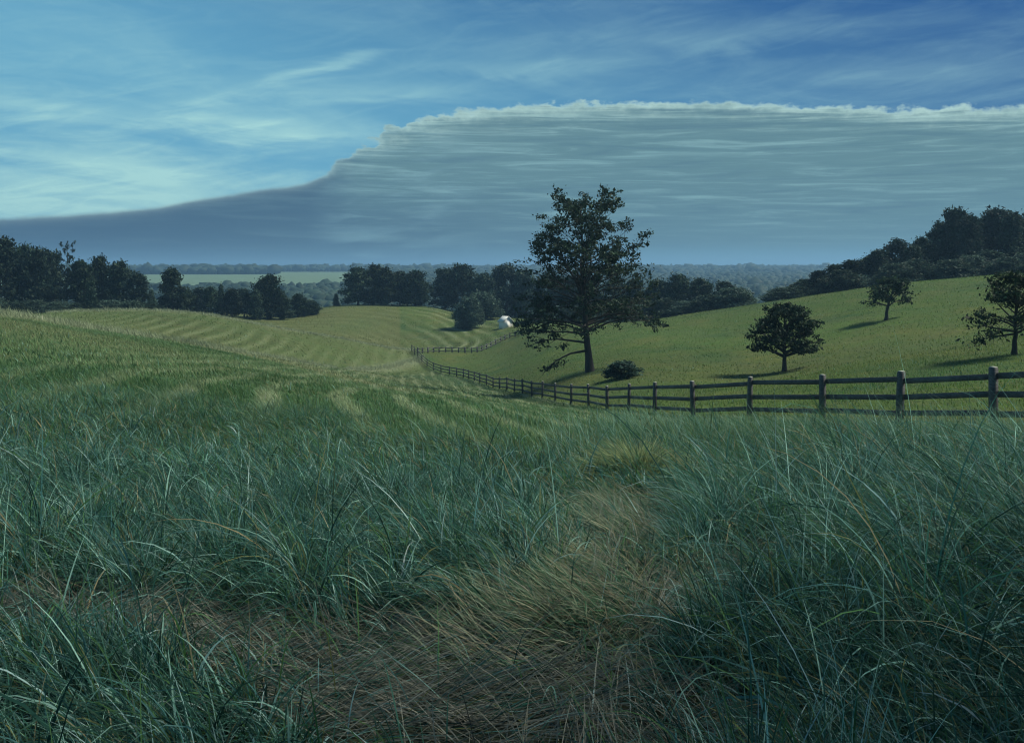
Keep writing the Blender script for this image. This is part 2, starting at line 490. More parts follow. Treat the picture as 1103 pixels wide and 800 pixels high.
# ------------------------------------------------------------------ fence lines (needed for the mowing lines too)
FENCE = [(1200, 18.6), (1070, 22), (968, 25), (886, 28), (807, 31.5), (747, 36), (705, 41), (677, 46.5), (654, 52), (634, 58), (615, 64), (598, 71),
         (584, 77), (573, 83), (563, 89), (554, 95), (546, 101), (538, 107), (531, 113), (524, 119), (517, 125), (511, 131), (505, 136), (499, 141),
         (492, 146), (484, 151.5), (475, 156.5), (467, 161), (460, 165), (454.5, 169), (450, 173), (446.5, 176.5), (443.6, 181)]
FXY = np.array([((px - CX) / F * d, d) for px, d in FENCE])
F2 = []
for (px, py) in ((443.6, 0), (450, 380.5), (455, 380.3), (461, 380), (467, 379.7), (473, 379.5), (480, 379.5), (487, 379.6), (494, 379.8), (501, 380), (508, 380),
                 (514, 379.4), (519, 378), (524, 376), (529, 373.7), (534, 371), (539, 368.3), (544, 366), (549, 364), (555, 362.5), (562, 361.5)):
    if py == 0: F2.append(tuple(FXY[-1]))
    else:
        x, y, z = ground(px, py, 165, 260)
        F2.append((x, y))
F2XY = np.array(F2)
YG = ground(541, 361, 165, 260)


def polydist(x, y, poly):
    """distance to a polyline and the side (+ right of its direction)"""
    best = np.full(x.shape, 1e9); sg = np.zeros(x.shape)
    for (ax, ay), (bx, by) in zip(poly[:-1], poly[1:]):
        vx, vy = bx - ax, by - ay; L = vx*vx + vy*vy + 1e-9
        t = np.clip(((x - ax) * vx + (y - ay) * vy) / L, 0, 1)
        px, py = x - ax - t*vx, y - ay - t*vy
        d = np.hypot(px, py); k = d < best
        best = np.where(k, d, best); sg = np.where(k, np.sign(vx * py - vy * px), sg)
    return best, sg


crestA_u = np.array([-300, 0, 100, 200, 300, 370, 450, 480.])
crestA_d = np.array([48, 60, 70, 85, 102, 120, 150, 160.])


def true_crest(us_, ds_, lo=0.72, hi=1.15):
    """depth at which each fold of ground really stands against what lies behind it"""
    out_ = []
    for u, d in zip(us_, ds_):
        q = np.linspace(d * lo, d * hi, 160)
        h = height((u - CX) / F * q, q) / q
        out_.append(q[int(np.argmax(h))])
    return np.array(out_)


cu1 = np.linspace(-80, 455, 28); cd1 = true_crest(cu1, np.interp(cu1, crestA_u, crestA_d))
cu2 = np.linspace(50, 444, 24); cd2 = true_crest(cu2, np.interp(cu2, [60, 100, 200, 300, 370, 450], [148, 150, 155, 163, 170, 178]), 0.93, 1.06)


def sward(x, y):
    """colour of the sward (lit corner by the shed painted in) and the strength of the mowing swaths, per point of ground"""
    u, d = polar(x, y)
    n = len(x)
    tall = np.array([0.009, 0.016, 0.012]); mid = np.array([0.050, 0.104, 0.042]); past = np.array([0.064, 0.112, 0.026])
    df, side = polydist(x, y, FXY)
    beyond = (side < 0)                                  # pasture on the far side of the fence
    ca = np.interp(u, crestA_u, crestA_d)
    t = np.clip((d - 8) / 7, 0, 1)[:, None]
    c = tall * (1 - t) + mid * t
    sl = np.clip((d - 22) / 30, 0, 1) * np.clip((520 - u) / 120, 0, 1) * (0.45 + 0.35 * np.sin((y + 1.3 * x) / 7.0 + 1.2 * wobble(x, y, 20, 13)))
    c = c * (1 - sl[:, None]) + np.array([0.135, 0.150, 0.075]) * sl[:, None]
    # fields beyond the first crest
    f2 = np.clip((d - ca) / 8, 0, 1) * (u < 640) * (~beyond | (d > 190))
    fcol = np.where((d > 186)[:, None], np.array([0.096, 0.122, 0.040]), np.array([0.074, 0.112, 0.036]))
    c = c * (1 - f2[:, None]) + fcol * f2[:, None]
    pz = beyond & (d < 260) & (u > 430)
    c[pz] = past
    w1 = 0.5 + 0.5 * wobble(x, y, 33, 11); w2 = 0.5 + 0.5 * wobble(x, y, 90, 12)
    c = c * (0.86 + 0.28 * w1[:, None])
    dry = (np.clip(w2 * 1.3 - 0.4, 0, 1) * np.clip((d - 30) / 40, 0, 1))[:, None]
    c = c * (1 - 0.35 * dry) + np.array([0.115, 0.100, 0.045]) * 0.35 * dry
    rough = (np.clip((0.7 * wobble(x, y, 17, 71) + 0.5 * wobble(x, y, 5.5, 73)) * 1.4 - 0.15, 0, 1) * pz)[:, None]
    c = c * (1 - 0.55 * rough) + np.array([0.125, 0.134, 0.036]) * 0.55 * rough
    green_ = (np.clip((0.7 * wobble(x, y, 23, 72) + 0.5 * wobble(x, y, 6.5, 74)) * 1.4 - 0.2, 0, 1) * pz)[:, None]
    c = c * (1 - 0.7 * green_) + np.array([0.030, 0.080, 0.026]) * 0.7 * green_
    # swaths left by mowing
    q1 = x + 0.112 * (d - 25) + 0.35 * wobble(x, y, 22, 5) - 0.9 * np.exp(-((d - 13) / 7) ** 2)
    s1 = np.sin(q1 / 1.55 * 6.283)
    s1 = np.where(s1 > 0, np.clip((s1 - 0.35) / 0.5, 0, 1), 0.5 * s1)
    s1 = s1 * np.clip((d - 11) / 8, 0, 1) * np.clip((q1 + 15) / 7, 0, 1) * (~beyond) * (d < ca + 5) * (0.55 + 0.45 * wobble(x, y, 14, 19))
    cx, cy = (345 - CX) / F * 196, 196.0
    rr = np.hypot(x - cx, (y - cy) * 0.62) + 1.6 * wobble(x, y, 34, 6) + 0.5 * wobble(x, y, 9, 17)
    arc = np.exp(-(((u - 497) / 34) ** 2))
    s2 = np.sin(rr / 3.3 * 6.283) * f2 * (d > 186) * (0.26 + 0.8 * arc) * (0.6 + 0.4 * wobble(x, y, 12, 18))
    q = x + 0.10 * y + 0.7 * wobble(x, y, 30, 8)
    s3 = np.sin(q / 2.3 * 6.283) * f2 * (d <= 186)
    sw = s1 * 0.95 + s2 * 0.95 + s3 * (0.20 + 0.25 * wobble(x, y, 30, 16))
    swp = np.clip(sw, 0, 1)[:, None]; swn = np.clip(-sw, 0, 1)[:, None]
    c = c * (1 - 0.85 * swp) + np.array([0.250, 0.285, 0.170]) * 0.85 * swp
    c = c * (1 - (0.22 + 0.30 * (d > 125))[:, None] * swn)
    cr = np.exp(-((d - np.interp(u, cu1, cd1) + 2) / 5.0) ** 2)[:, None] * (u < 458)[:, None] * 0.75      # seeding tops left uncut along the crest
    c = c * (1 - cr) + np.array([0.20, 0.23, 0.14]) * cr
    cb = np.interp(u, cu2, cd2)
    cr = np.exp(-((d - cb + 1) / 5.0) ** 2)[:, None] * ((u < 446) & (u > 40))[:, None] * 0.7
    c = c * (1 - cr) + np.array([0.20, 0.22, 0.12]) * cr
    # the lit corner by the shed: its light is put into the sward colour
    yg = 0.85 * np.exp(-(((x - YG[0]) / 5.5) ** 2 + ((y - YG[1]) / 22) ** 2)) * (~pz)
    c = c * (1 - yg[:, None]) + np.array([0.13, 0.135, 0.022]) * yg[:, None]
    # far country: hay field and woodland floor
    far = np.clip((d - 300) / 100, 0, 1)[:, None]
    hay = ((d > 1020) & (d < 1900) & (u < 420))
    fc_ = np.where(hay[:, None], np.array([0.135, 0.215, 0.130]), np.array([0.035, 0.055, 0.03]))
    c = c * (1 - far) + fc_ * far
    return np.clip(c, 0.004, 0.6), sw


# ------------------------------------------------------------------ ground sheet
NA_F, NA_B = 700, 90
ths = np.concatenate([np.linspace(-0.72, 0.72, NA_F), np.linspace(0.72, 2 * math.pi - 0.72, NA_B + 2)[1:-1]])
rs = np.concatenate([[0.25], np.exp(np.linspace(math.log(0.6), math.log(70), 190)), np.arange(70.8, 300, 0.75), np.exp(np.linspace(math.log(301), math.log(5500), 110))])
TH, RR = np.meshgrid(ths, rs, indexing='ij')
gx, gy = (RR * np.sin(TH)).ravel(), (RR * np.cos(TH)).ravel()
gz = height(gx, gy)
gc, _ = sward(gx, gy)
na, nr = len(ths), len(rs)
I, J = np.meshgrid(np.arange(na), np.arange(nr - 1), indexing='ij')
I2 = (I + 1) % na
quads = np.stack([I * nr + J, I * nr + J + 1, I2 * nr + J + 1, I2 * nr + J], -1).reshape(-1, 4)
V = np.stack([gx, gy, gz], -1)
V = np.vstack([V, [[0, 0, hz1(0, 0.25)]]]); gc = np.vstack([gc, gc[:1]])
cap = np.array([(i * nr, ((i + 1) % na) * nr, na * nr) for i in range(na)])
g = mesh('ground', V, [quads, cap[:, ::-1]], M_ground, None, gc, True)
g['kind'] = 'structure'
g['label'] = 'rolling green meadow hills with mown fields falling to a valley'

# ------------------------------------------------------------------ air
hb = Geo()
X, Z0, Z1 = 5900, -60, 45
hb.box8([(-X, -X, Z0), (X, -X, Z0), (X, X, Z0), (-X, X, Z0), (-X, -X, Z1), (X, -X, Z1), (X, X, Z1), (-X, X, Z1)])
M_haze, b, out = mat_new('air')
pv = b.n('ShaderNodeVolumePrincipled')
pv.inputs['Color'].default_value = (0.32, 0.60, 0.90, 1)
pv.inputs['Density'].default_value = 0.00030
pv.inputs['Anisotropy'].default_value = 0.2
b.link(pv.outputs[0], out.inputs['Volume'])
hz_o = hb.build('haze', M_haze)
hz_o['kind'] = 'stuff'
hz_o['label'] = 'thin blue haze over the far valley'


# ------------------------------------------------------------------ grass
def blades(x, y, L, phi, th0, kap, wd, col, ns, sink=0.015, twist=0.9):
    """ribbon blades; th = angle from vertical, grows along the blade by kap"""
    n = len(x)
    z = height(x, y) - sink
    s = np.linspace(0, 1, ns + 1)
    th = np.clip(th0[:, None] + kap[:, None] * s[None] ** 1.35, -2.7, 2.7)
    hs, hc = np.sin(th), np.cos(th)
    h = np.zeros((n, ns + 1)); v = np.zeros((n, ns + 1))
    h[:, 1:] = np.cumsum((hs[:, 1:] + hs[:, :-1]) * 0.5, 1) * (L[:, None] / ns)
    v[:, 1:] = np.cumsum((hc[:, 1:] + hc[:, :-1]) * 0.5, 1) * (L[:, None] / ns)
    v = np.maximum(v, 0.02 * s[None])
    cp, sp = np.cos(phi)[:, None], np.sin(phi)[:, None]
    # the blade drifts a little sideways as it bends
    drift = (rng.normal(0, 0.10, n) * L)[:, None] * s[None] ** 2
    px = x[:, None] + h * cp - drift * sp
    py = y[:, None] + h * sp + drift * cp
    pz = z[:, None] + v
    a = rng.uniform(-twist, twist, n)[:, None] + (rng.normal(0, 0.5, n))[:, None] * s[None]
    ca, sa = np.cos(a), np.sin(a)
    wx = -sp * ca + cp * hc * sa; wy = cp * ca + sp * hc * sa; wz = -hs * sa
    ww = 0.5 * wd[:, None] * np.clip(1.02 - s[None] ** 2.2, 0.04, 1)
    A = np.stack([px - wx*ww, py - wy*ww, pz - wz*ww], -1); B = np.stack([px + wx*ww, py + wy*ww, pz + wz*ww], -1)
    V = np.stack([A, B], 2).reshape(-1, 3)
    base = (np.arange(n) * (ns + 1) * 2)[:, None] + (np.arange(ns) * 2)[None]
    Q = np.stack([base, base + 1, base + 3, base + 2], -1).reshape(-1, 4)
    C = np.repeat(col[:, None, :], (ns + 1) * 2, 1)
    tip = np.repeat(s, 2)[None, :, None] ** 3
    C = C * (1 - 0.3 * tip) + np.array([0.09, 0.17, 0.115]) * 0.3 * tip
    return V, Q, C.reshape(-1, 3)


def join(parts):
    V, Q, C, o = [], [], [], 0
    for v, q, c in parts:
        V.append(v); Q.append(q + o); C.append(c); o += len(v)
    return np.concatenate(V), np.concatenate(Q), np.concatenate(C)


# trodden path: centre line and half width, as ground points
def gpt(px, py): return ground(px, py)[:2]
TRACK = np.array([gpt(*p) for p in ((-200, 640), (0, 655), (120, 672), (250, 692), (380, 705), (500, 712), (590, 705), (660, 682), (725, 655), (800, 632), (850, 622))])
TRACK2 = np.array([gpt(*p) for p in ((400, 735), (520, 752), (640, 765), (680, 790))])
MAT1 = np.array([gpt(*p) for p in ((585, 690), (625, 650), (665, 610), (690, 570), (698, 535), (690, 505))])


def matted(x, y):
    d1, _ = polydist(x, y, TRACK); d2, _ = polydist(x, y, TRACK2); d3, _ = polydist(x, y, MAT1)
    wv = 0.12 * wobble(x, y, 0.9, 21)
    m = np.clip(1 - (d1 + wv) / 0.55, 0, 1) + np.clip(1 - (d2 + wv) / 0.75, 0, 1) + 1.1 * np.clip(1 - (d3 + wv) / np.interp(y, [4, 6, 9], [0.26, 0.30, 0.44]), 0, 1)
    return np.clip(m * 2.4, 0, 1)


def palette(n, kind):
    r = rng.random((n, 1)); q = rng.normal(0, 1, (n, 1))
    teal = np.array([0.030, 0.105, 0.080]); blue = np.array([0.040, 0.115, 0.112]); green = np.array([0.044, 0.112, 0.036])
    olive = np.array([0.110, 0.120, 0.045]); straw = np.array([0.230, 0.200, 0.115]); dark = np.array([0.012, 0.042, 0.032])
    pale = np.array([0.210, 0.385, 0.325])
    if kind == 'near':
        stops = [(0.24, teal), (0.38, blue), (0.49, green), (0.80, dark), (0.95, pale), (0.98, olive), (1.01, straw)]
    elif kind == 'mid':
        stops = [(0.28, teal), (0.44, blue), (0.70, green), (0.80, olive), (0.88, pale), (0.93, straw), (1.01, dark)]
    else:
        stops = [(0.15, teal), (0.55, green), (0.80, olive), (0.92, straw), (1.01, pale)]
    c = np.zeros((n, 3)); lo = 0.0
    for hi, k in stops:
        s_ = ((r[:, 0] >= lo) & (r[:, 0] < hi)); c[s_] = k; lo = hi
    return np.clip(1.2 * c * (1 + 0.22 * q), 0.006, 0.5)


def scatter(n, d0, d1, u0=-120, u1=1220):
    d = np.sqrt(rng.uniform(d0*d0, d1*d1, n)); u = rng.uniform(u0, u1, n)
    if d1 < 40:                                                         # the same growth goes on to both sides
        m = 1.7
        k = int(n * 2 * m * (d1 - d0) / ((u1 - u0) / F * (d1*d1 - d0*d0) / 2))
        de = rng.uniform(d0, d1, k); e = rng.uniform(0, m, k) / de * F
        d = np.concatenate([d, de]); u = np.concatenate([u, np.where(rng.random(k) < 0.5, u0 - e, u1 + e)])
    return (u - CX) / F * d, d, u


def lean_dir(x, y):
    """prevailing lean: blades lie over to the left front, swirled by gusts"""
    return math.pi * 1.06 + 1.15 * wobble(x, y, 3.4, 31) + 0.5 * wobble(x, y, 1.1, 32)


def track_dir(x, y):
    best = np.full(x.shape, 1e9); ang = np.zeros(x.shape)
    for poly in (TRACK, TRACK2, MAT1):
        for (ax, ay), (bx, by) in zip(poly[:-1], poly[1:]):
            vx, vy = bx - ax, by - ay; L = vx*vx + vy*vy
            t = np.clip(((x - ax)*vx + (y - ay)*vy) / L, 0, 1)
            d = np.hypot(x - ax - t*vx, y - ay - t*vy); k = d < best
            best = np.where(k, d, best); ang = np.where(k, math.atan2(vy, vx), ang)
    return ang


def tufts(nt, per, d0, d1, spread, Lm, Ls, wd, ns, kind, splay=0.35, u0=-120, u1=1220, keep=None, keep_prob=None, Lfun=None):
    tx, ty, tu = scatter(nt, d0, d1, u0, u1)
    if keep is not None:
        k = keep(tx, ty, tu); tx, ty, tu = tx[k], ty[k], tu[k]
    nt = len(tx)
    if d1 < 9: tsc = 0.42
    else: tsc = 1.0
    tl = np.exp(rng.normal(0, 0.22, nt)); tb = rng.normal(0, 0.35, nt); tk = rng.uniform(0.5, 1.5, nt); tc_ = rng.normal(1, 0.16, (nt, 1))
    ldir = lean_dir(tx / tsc, ty / tsc) + rng.normal(0, 0.3, nt); lamt = np.clip(0.36 + 0.34 * wobble(tx / tsc, ty / tsc, 4.0, 33) + rng.normal(0, 0.16, nt), 0.0, 1.0)
    cnt = rng.poisson(per * tk); idx = np.repeat(np.arange(nt), cnt); n = len(idx)
    a = rng.uniform(0, 6.283, n); r = np.abs(rng.normal(0, spread, n))
    x, y = tx[idx] + r*np.cos(a), ty[idx] + r*np.sin(a)
    L = Lm * tl[idx] * np.exp(rng.normal(0, Ls, n))
    if Lfun is not None: L = L * Lfun(x, y)
    th = np.abs(rng.normal(0.16, 0.13, n)) + 0.9 * r / (spread * 3 + 1e-6) * splay
    # combine the tuft's own splay with the prevailing lean
    vx = np.sin(th) * np.cos(a) + lamt[idx] * 0.75 * np.cos(ldir[idx]); vy = np.sin(th) * np.sin(a) + lamt[idx] * 0.75 * np.sin(ldir[idx])
    phi = np.arctan2(vy, vx); th0 = np.arcsin(np.clip(np.hypot(vx, vy), 0, 0.93))
    kap = np.clip(rng.gamma(2.2, 0.55, n) + 0.8 * lamt[idx] + (0.3 if splay > 1 else 0), 0, 2.7)
    col = palette(n, kind) * np.clip(tc_[idx], 0.6, 1.5) * (1.2 if splay > 1 else 1.0)
    w_ = wd * np.exp(rng.normal(0, 0.3, n))
    if d0 > 8:                                                          # towards the mown slope the growth takes the slope's own colour
        sc_, _ = sward(x, y)
        f_ = np.clip((y - 8) / 18, 0, 0.75)[:, None]
        col = col * (1 - f_) + sc_ * 1.5 * np.exp(rng.normal(0, 0.3, (n, 1))) * f_
    mt = matted(x, y) if d0 < 8 else np.zeros(n)
    if mt.max() > 0:
        ok = rng.random(n) > mt * 0.97
        x, y, L, phi, th0, kap, w_, col = [q[ok] for q in (x, y, L, phi, th0, kap, w_, col)]
    return blades(x, y, L, phi, th0, kap, w_, col, ns)


def front_len(u, d):
    """shorter growth in the trodden hollow just before the viewer, tall clumps to its left and right"""
    c = np.clip((d - 3.2) / 1.6, 0, 1)
    mid_ = np.exp(-((u - 520) / 190.0) ** 2)
    low = 1 - 0.48 * np.exp(-((u - 650) / 85.0) ** 2) * np.clip((d - 4.2) / 0.8, 0, 1) * np.clip((11 - d) / 2, 0, 1)
    return (1.05 * c + (1 - c) * (0.95 - 0.62 * mid_)) * low


def thin_front(x, y, u):
    return rng.random(len(x)) > 0.93 * np.exp(-((u - 530) / 185.0) ** 4) * np.clip((4.9 - y) / 0.5, 0, 1)


def near_len(x, y):
    u, d = polar(x, y)
    right_ = np.clip((u - 640) / 250, 0, 1)
    return (0.92 + 0.38 * right_) * (1 + 0.20 * wobble(x, y, 1.7, 41)) * np.clip(1.12 - 0.02 * d, 0.8, 1.1) * front_len(u, d)


parts = [tufts(4600, 50, 2.3, 8.5, 0.045, 0.29, 0.30, 0.0054, 6, 'near', keep=thin_front, Lfun=near_len),
         tufts(560, 120, 3.5, 9.0, 0.075, 0.41, 0.22, 0.0060, 8, 'near', splay=1.7, keep=lambda x, y, u: (rng.random(len(x)) < 0.35 + 0.5 * (u > 640)) & (matted(x, y) < 0.3), Lfun=near_len)]
# single long arching stems between the tufts
n = 7000
x, y, u = scatter(n, 3.3, 11)
n = len(x)
ok = rng.random(n) > matted(x, y) * 0.85
x, y, u = x[ok], y[ok], u[ok]; n = len(x)
parts.append(blades(x, y, rng.uniform(0.28, 0.52, n) * near_len(x, y), lean_dir(x, y) + rng.normal(0, 0.9, n), np.abs(rng.normal(0.2, 0.18, n)),
                    rng.uniform(0.6, 2.3, n), np.full(n, 0.0055), palette(n, 'near') * 1.25, 8))
V, Q, C = join(parts)
o = mesh('tall_grass', V, Q, M_grass, None, C, True)
o['kind'] = 'stuff'; o['label'] = 'tall blue green meadow grass arching over in tufts'

# trodden, matted grass: lies along the path, dry
n = 60000
x, y, u = scatter(n, 2.6, 8.0)
n = len(x)
m_ = matted(x, y); ok = rng.random(n) < m_
x, y = x[ok], y[ok]; n = len(x)
td = track_dir(x, y) + math.pi * (rng.random(n) < 0.25) + 0.95 * wobble(x, y, 0.9, 51) + rng.normal(0, 0.2, n)
cc = np.array([0.175, 0.180, 0.152]) * (1 + 0.35 * rng.normal(0, 1, (n, 1))) * np.ones((n, 3))
gm = rng.random(n) < 0.3
cc[gm] = palette(int(gm.sum()), 'near')
p1 = blades(x, y, rng.uniform(0.16, 0.42, n), td, rng.uniform(0.75, 1.45, n), rng.uniform(-0.1, 0.8, n), np.full(n, 0.0046), np.clip(cc, 0.02, 0.4), 5, 0.0)
# the swirl of laid-over grass that runs on up the slope to the right, green at the root and straw coloured at the tips
n = 9500
t_ = rng.random(n) ** 1.2 * (len(MAT1) - 1); k_ = np.minimum(t_.astype(int), len(MAT1) - 2); f_ = (t_ - k_)[:, None]
c0 = MAT1[k_] * (1 - f_) + MAT1[k_ + 1] * f_
w_ = np.interp(c0[:, 1], [4, 6, 9], [0.16, 0.22, 0.36]) * (1 + 0.4 * wobble(c0[:, 0], c0[:, 1], 1.3, 53))
x, y = c0[:, 0] + rng.normal(0, 1, n) * w_, c0[:, 1] + rng.normal(0, 1, n) * w_
ph = math.pi * 1.12 + 1.1 * wobble(x, y, 1.1, 52) + rng.normal(0, 0.28, n) + 0.5 * (x - c0[:, 0]) / w_
mixc = rng.random((n, 1))
cc2 = np.where(mixc < 0.40, np.array([[0.215, 0.265, 0.180]]), np.where(mixc < 0.78, np.array([[0.05, 0.125, 0.070]]), np.array([[0.235, 0.215, 0.145]]))) * np.exp(rng.normal(0, 0.25, (n, 1)))
p2 = blades(x, y, rng.uniform(0.2, 0.42, n), ph, rng.uniform(0.6, 1.2, n), rng.uniform(0.2, 1.0, n), np.full(n, 0.0062), np.clip(cc2, 0.02, 0.4), 6, 0.0)
# a pale fountain of grass at the head of the swirl
gx0, gy0 = gpt(690, 522)
n = 1500
a_ = rng.uniform(0, 6.283, n); r_ = np.abs(rng.normal(0, 0.22, n))
p3 = blades(gx0 + r_ * np.cos(a_), gy0 + r_ * np.sin(a_), rng.uniform(0.3, 0.62, n), a_ + rng.normal(0, 0.3, n), 0.15 + r_ * 1.6, rng.uniform(0.6, 2.0, n), np.full(n, 0.0085),
            np.array([0.20, 0.25, 0.12]) * np.exp(rng.normal(0, 0.3, (n, 1))), 7, 0.0)
V, Q, C = join([p1, p2, p3])
o = mesh('matted_grass', V, Q, M_grass, None, C, True)
o['kind'] = 'stuff'; o['label'] = 'flattened dry brown grass along the trodden path'

# meadow from the foreground to the fence
def bank_len(x, y):
    u, d = polar(x, y)
    r_ = np.clip((u - 600) / 200, 0, 1)
    df, _ = polydist(x, y, FXY)
    return ((0.62 - 0.012 * np.clip(d - 8, 0, 20)) * (1 - r_) + 1.15 * r_) * (1 + 0.25 * wobble(x, y, 4, 42)) * np.clip(0.40 + df / 14, 0.40, 1)


def near_side(x, y, u):
    _, s_ = polydist(x, y, FXY)
    lim = np.interp(u, [-100, 300, 420, 560, 640, 720], [24, 19, 14, 13.5, 19, 34]) + 2 * wobble(x, y, 6, 61)      # the uncut growth stops where the mown slope begins
    return (s_ >= 0) & ((y < lim) | (rng.random(len(x)) < 0.12))


parts = [tufts(9500, 26, 8.2, 17, 0.07, 0.30, 0.28, 0.0085, 5, 'mid', keep=near_side, Lfun=bank_len),
         tufts(13000, 14, 16.5, 34, 0.12, 0.27, 0.26, 0.0145, 4, 'mid', keep=near_side, Lfun=bank_len)]
n = 2000
x, y, u = scatter(n, 12, 23.5, 600, 1180)
k = near_side(x, y, u); x, y = x[k], y[k]; n = len(x)
parts.append(blades(x, y, rng.uniform(0.35, 0.82, n), lean_dir(x, y) + rng.normal(0, 0.7, n), np.abs(rng.normal(0.15, 0.14, n)), rng.uniform(0.3, 1.7, n), np.full(n, 0.009), np.array([0.15, 0.27, 0.20]) * np.exp(rng.normal(0, 0.25, (n, 1))), 7))
V, Q, C = join(parts)
o = mesh('meadow_grass', V, Q, M_grass, None, C, True)
o['kind'] = 'stuff'; o['label'] = 'mid height meadow grass on the slope down to the fence'


# shorter sward on the slopes, taking the colour of the ground it grows on
def turf(n, d0, d1, Lm, wd, ns, keep, gain=1.0):
    x, y, u = scatter(n, d0, d1)
    k = keep(x, y, u); x, y, u = x[k], y[k], u[k]; n = len(x)
    c, sw = sward(x, y)
    rr = rng.random(n)
    c = c * gain * np.exp(rng.normal(0, 0.28, (n, 1)))
    pk = rr < 0.30
    c[pk] = 0.5 * c[pk] + 0.5 * palette(int(pk.sum()), 'far')
    L = Lm * np.exp(rng.normal(0, 0.3, n)) * (1 + 0.25 * np.clip(sw, -1, 1)) * (1 + 0.2 * wobble(x, y, 11, 43))
    th0 = np.abs(rng.normal(0.2, 0.16, n)) + 0.25 * np.clip(sw, 0, 1)
    return blades(x, y, L, lean_dir(x / 4, y / 4) + rng.normal(0, 0.8, n), th0, rng.uniform(0.2, 1.3, n), wd * np.exp(rng.normal(0, 0.3, n)), np.clip(c, 0.01, 0.4), ns)


def before_crest(x, y, u):
    _, s_ = polydist(x, y, FXY)
    return (s_ >= 0) & (y < np.interp(u, crestA_u, crestA_d) + 12)


def pasture(x, y, u):
    _, s_ = polydist(x, y, FXY)
    return (s_ < 0) & (u > 430)


parts = [turf(60000, 10, 22, 0.13, 0.010, 3, before_crest, 1.45), turf(170000, 19, 62, 0.12, 0.020, 3, before_crest, 1.45), turf(120000, 60, 165, 0.16, 0.05, 2, before_crest, 1.35)]


def crest_strip(n, us_, ds_, off, L, wd):
    u = rng.uniform(us_[0], us_[-1], n); d = np.interp(u, us_, ds_) + off + rng.normal(0, 1.6, n)
    x = (u - CX) / F * d
    c = np.array([0.21, 0.25, 0.155]) * np.exp(rng.normal(0, 0.25, (n, 1)))
    return blades(x, d, L * np.exp(rng.normal(0, 0.35, n)), lean_dir(x / 4, d / 4) + rng.normal(0, 0.8, n), np.abs(rng.normal(0.2, 0.16, n)), rng.uniform(0.2, 1.3, n),
                  wd * np.exp(rng.normal(0, 0.3, n)), np.clip(c, 0.02, 0.4), 3)


parts += [crest_strip(16000, cu1, cd1, -0.8, 0.36, 0.035), crest_strip(8000, cu2, cd2, -1.0, 0.34, 0.06)]
V, Q, C = join(parts)
o = mesh('slope_grass', V, Q, M_grass, None, C, True)
o['kind'] = 'stuff'; o['label'] = 'mown grass in swaths on the near slope'
V, Q, C = join([turf(90000, 20, 62, 0.13, 0.022, 2, pasture, 1.2), turf(130000, 60, 190, 0.14, 0.05, 2, pasture, 1.2)])
o = mesh('pasture_grass', V, Q, M_grass, None, C, True)
o['kind'] = 'stuff'; o['label'] = 'short grazed pasture grass beyond the fence'
V, Q, C = join([turf(130000, 115, 275, 0.18, 0.08, 2, lambda x, y, u: (u < 600) & (y > np.interp(u, crestA_u, crestA_d) + 8) & ~(pasture(x, y, u) & (y < 192)), 1.2)])
o = mesh('hay_field_grass', V, Q, M_grass, None, C, True)
o['kind'] = 'stuff'; o['label'] = 'olive grass of the mown fields beyond the first crest'


# ------------------------------------------------------------------ fences
def rail_box(g, a, b, z0a, z1a, z0b, z1b, th, off):
    a, b = np.array(a), np.array(b)
    t = (b - a) / np.linalg.norm(b - a); nrm = np.array([t[1], -t[0]])
    p0, p1 = a + nrm * off, b + nrm * off
    h = nrm * th / 2
    g.box8([(*(p0 - h), z0a), (*(p1 - h), z0b), (*(p1 + h), z0b), (*(p0 + h), z0a), (*(p0 - h), z1a), (*(p1 - h), z1b), (*(p1 + h), z1b), (*(p0 + h), z1a)])


def build_fence(root, pts, ph, pw, rails, rail_h, rail_groups):
    zs = [hz1(*p) for p in pts]
    base = np.array(root.location)
    for i, (p, z) in enumerate(zip(pts, zs)):
        r_ = random.Random(i)
        g = Geo()
        h = ph + r_.uniform(-0.02, 0.03); k = pw * r_.uniform(0.92, 1.08)
        tx, ty = r_.uniform(-0.055, 0.055), r_.uniform(-0.05, 0.05)
        an = 0.0
        q = pts[min(i + 1, len(pts) - 1)] - pts[max(i - 1, 0)]
        an = math.atan2(q[1], q[0])
        ring = []
        for zz, s_, o_ in ((-0.4, 1, 0), (h - 0.03, 1, 1), (h, 0.82, 1)):
            for jx, jy in ((-1, -1), (1, -1), (1, 1), (-1, 1)):
                lx, ly = jx * k / 2 * s_ + tx * o_, jy * k / 2 * s_ + ty * o_
                ring.append((p[0] - base[0] + lx*math.cos(an) - ly*math.sin(an), p[1] - base[1] + lx*math.sin(an) + ly*math.cos(an), z - base[2] + zz))
        qs = [(0, 3, 2, 1)]
        for l in (0, 4):
            for j in range(4): qs.append((l + j, l + (j+1) % 4, l + 4 + (j+1) % 4, l + 4 + j))
        g.add(ring, qs)
        po = g.build('post', M_wood, root)
        e = Geo()                                                     # weathered, pale cut end on top
        e.box8([(ring[8+j][0], ring[8+j][1], ring[8+j][2] + 0.002) for j in range(4)] + [(ring[8+j][0], ring[8+j][1], ring[8+j][2] + 0.012) for j in range(4)])
        if i < 14: e.build('cap', M_endgrain, po)
    for rz in rails:
        for grp in rail_groups:
            g = Geo()
            for i in grp:
                r_ = random.Random(i * 7 + int(rz * 100))
                ja, jb = r_.uniform(-0.035, 0.03), r_.uniform(-0.035, 0.03)
                a, b = pts[i], pts[i + 1]
                za, zb = zs[i] - base[2] + rz + ja, zs[i + 1] - base[2] + rz + jb
                rail_box(g, a - base[:2], b - base[:2], za - rail_h/2, za + rail_h/2, zb - rail_h/2, zb + rail_h/2, 0.035, pw / 2 + 0.012)
            g.build('rail', M_wood, root)


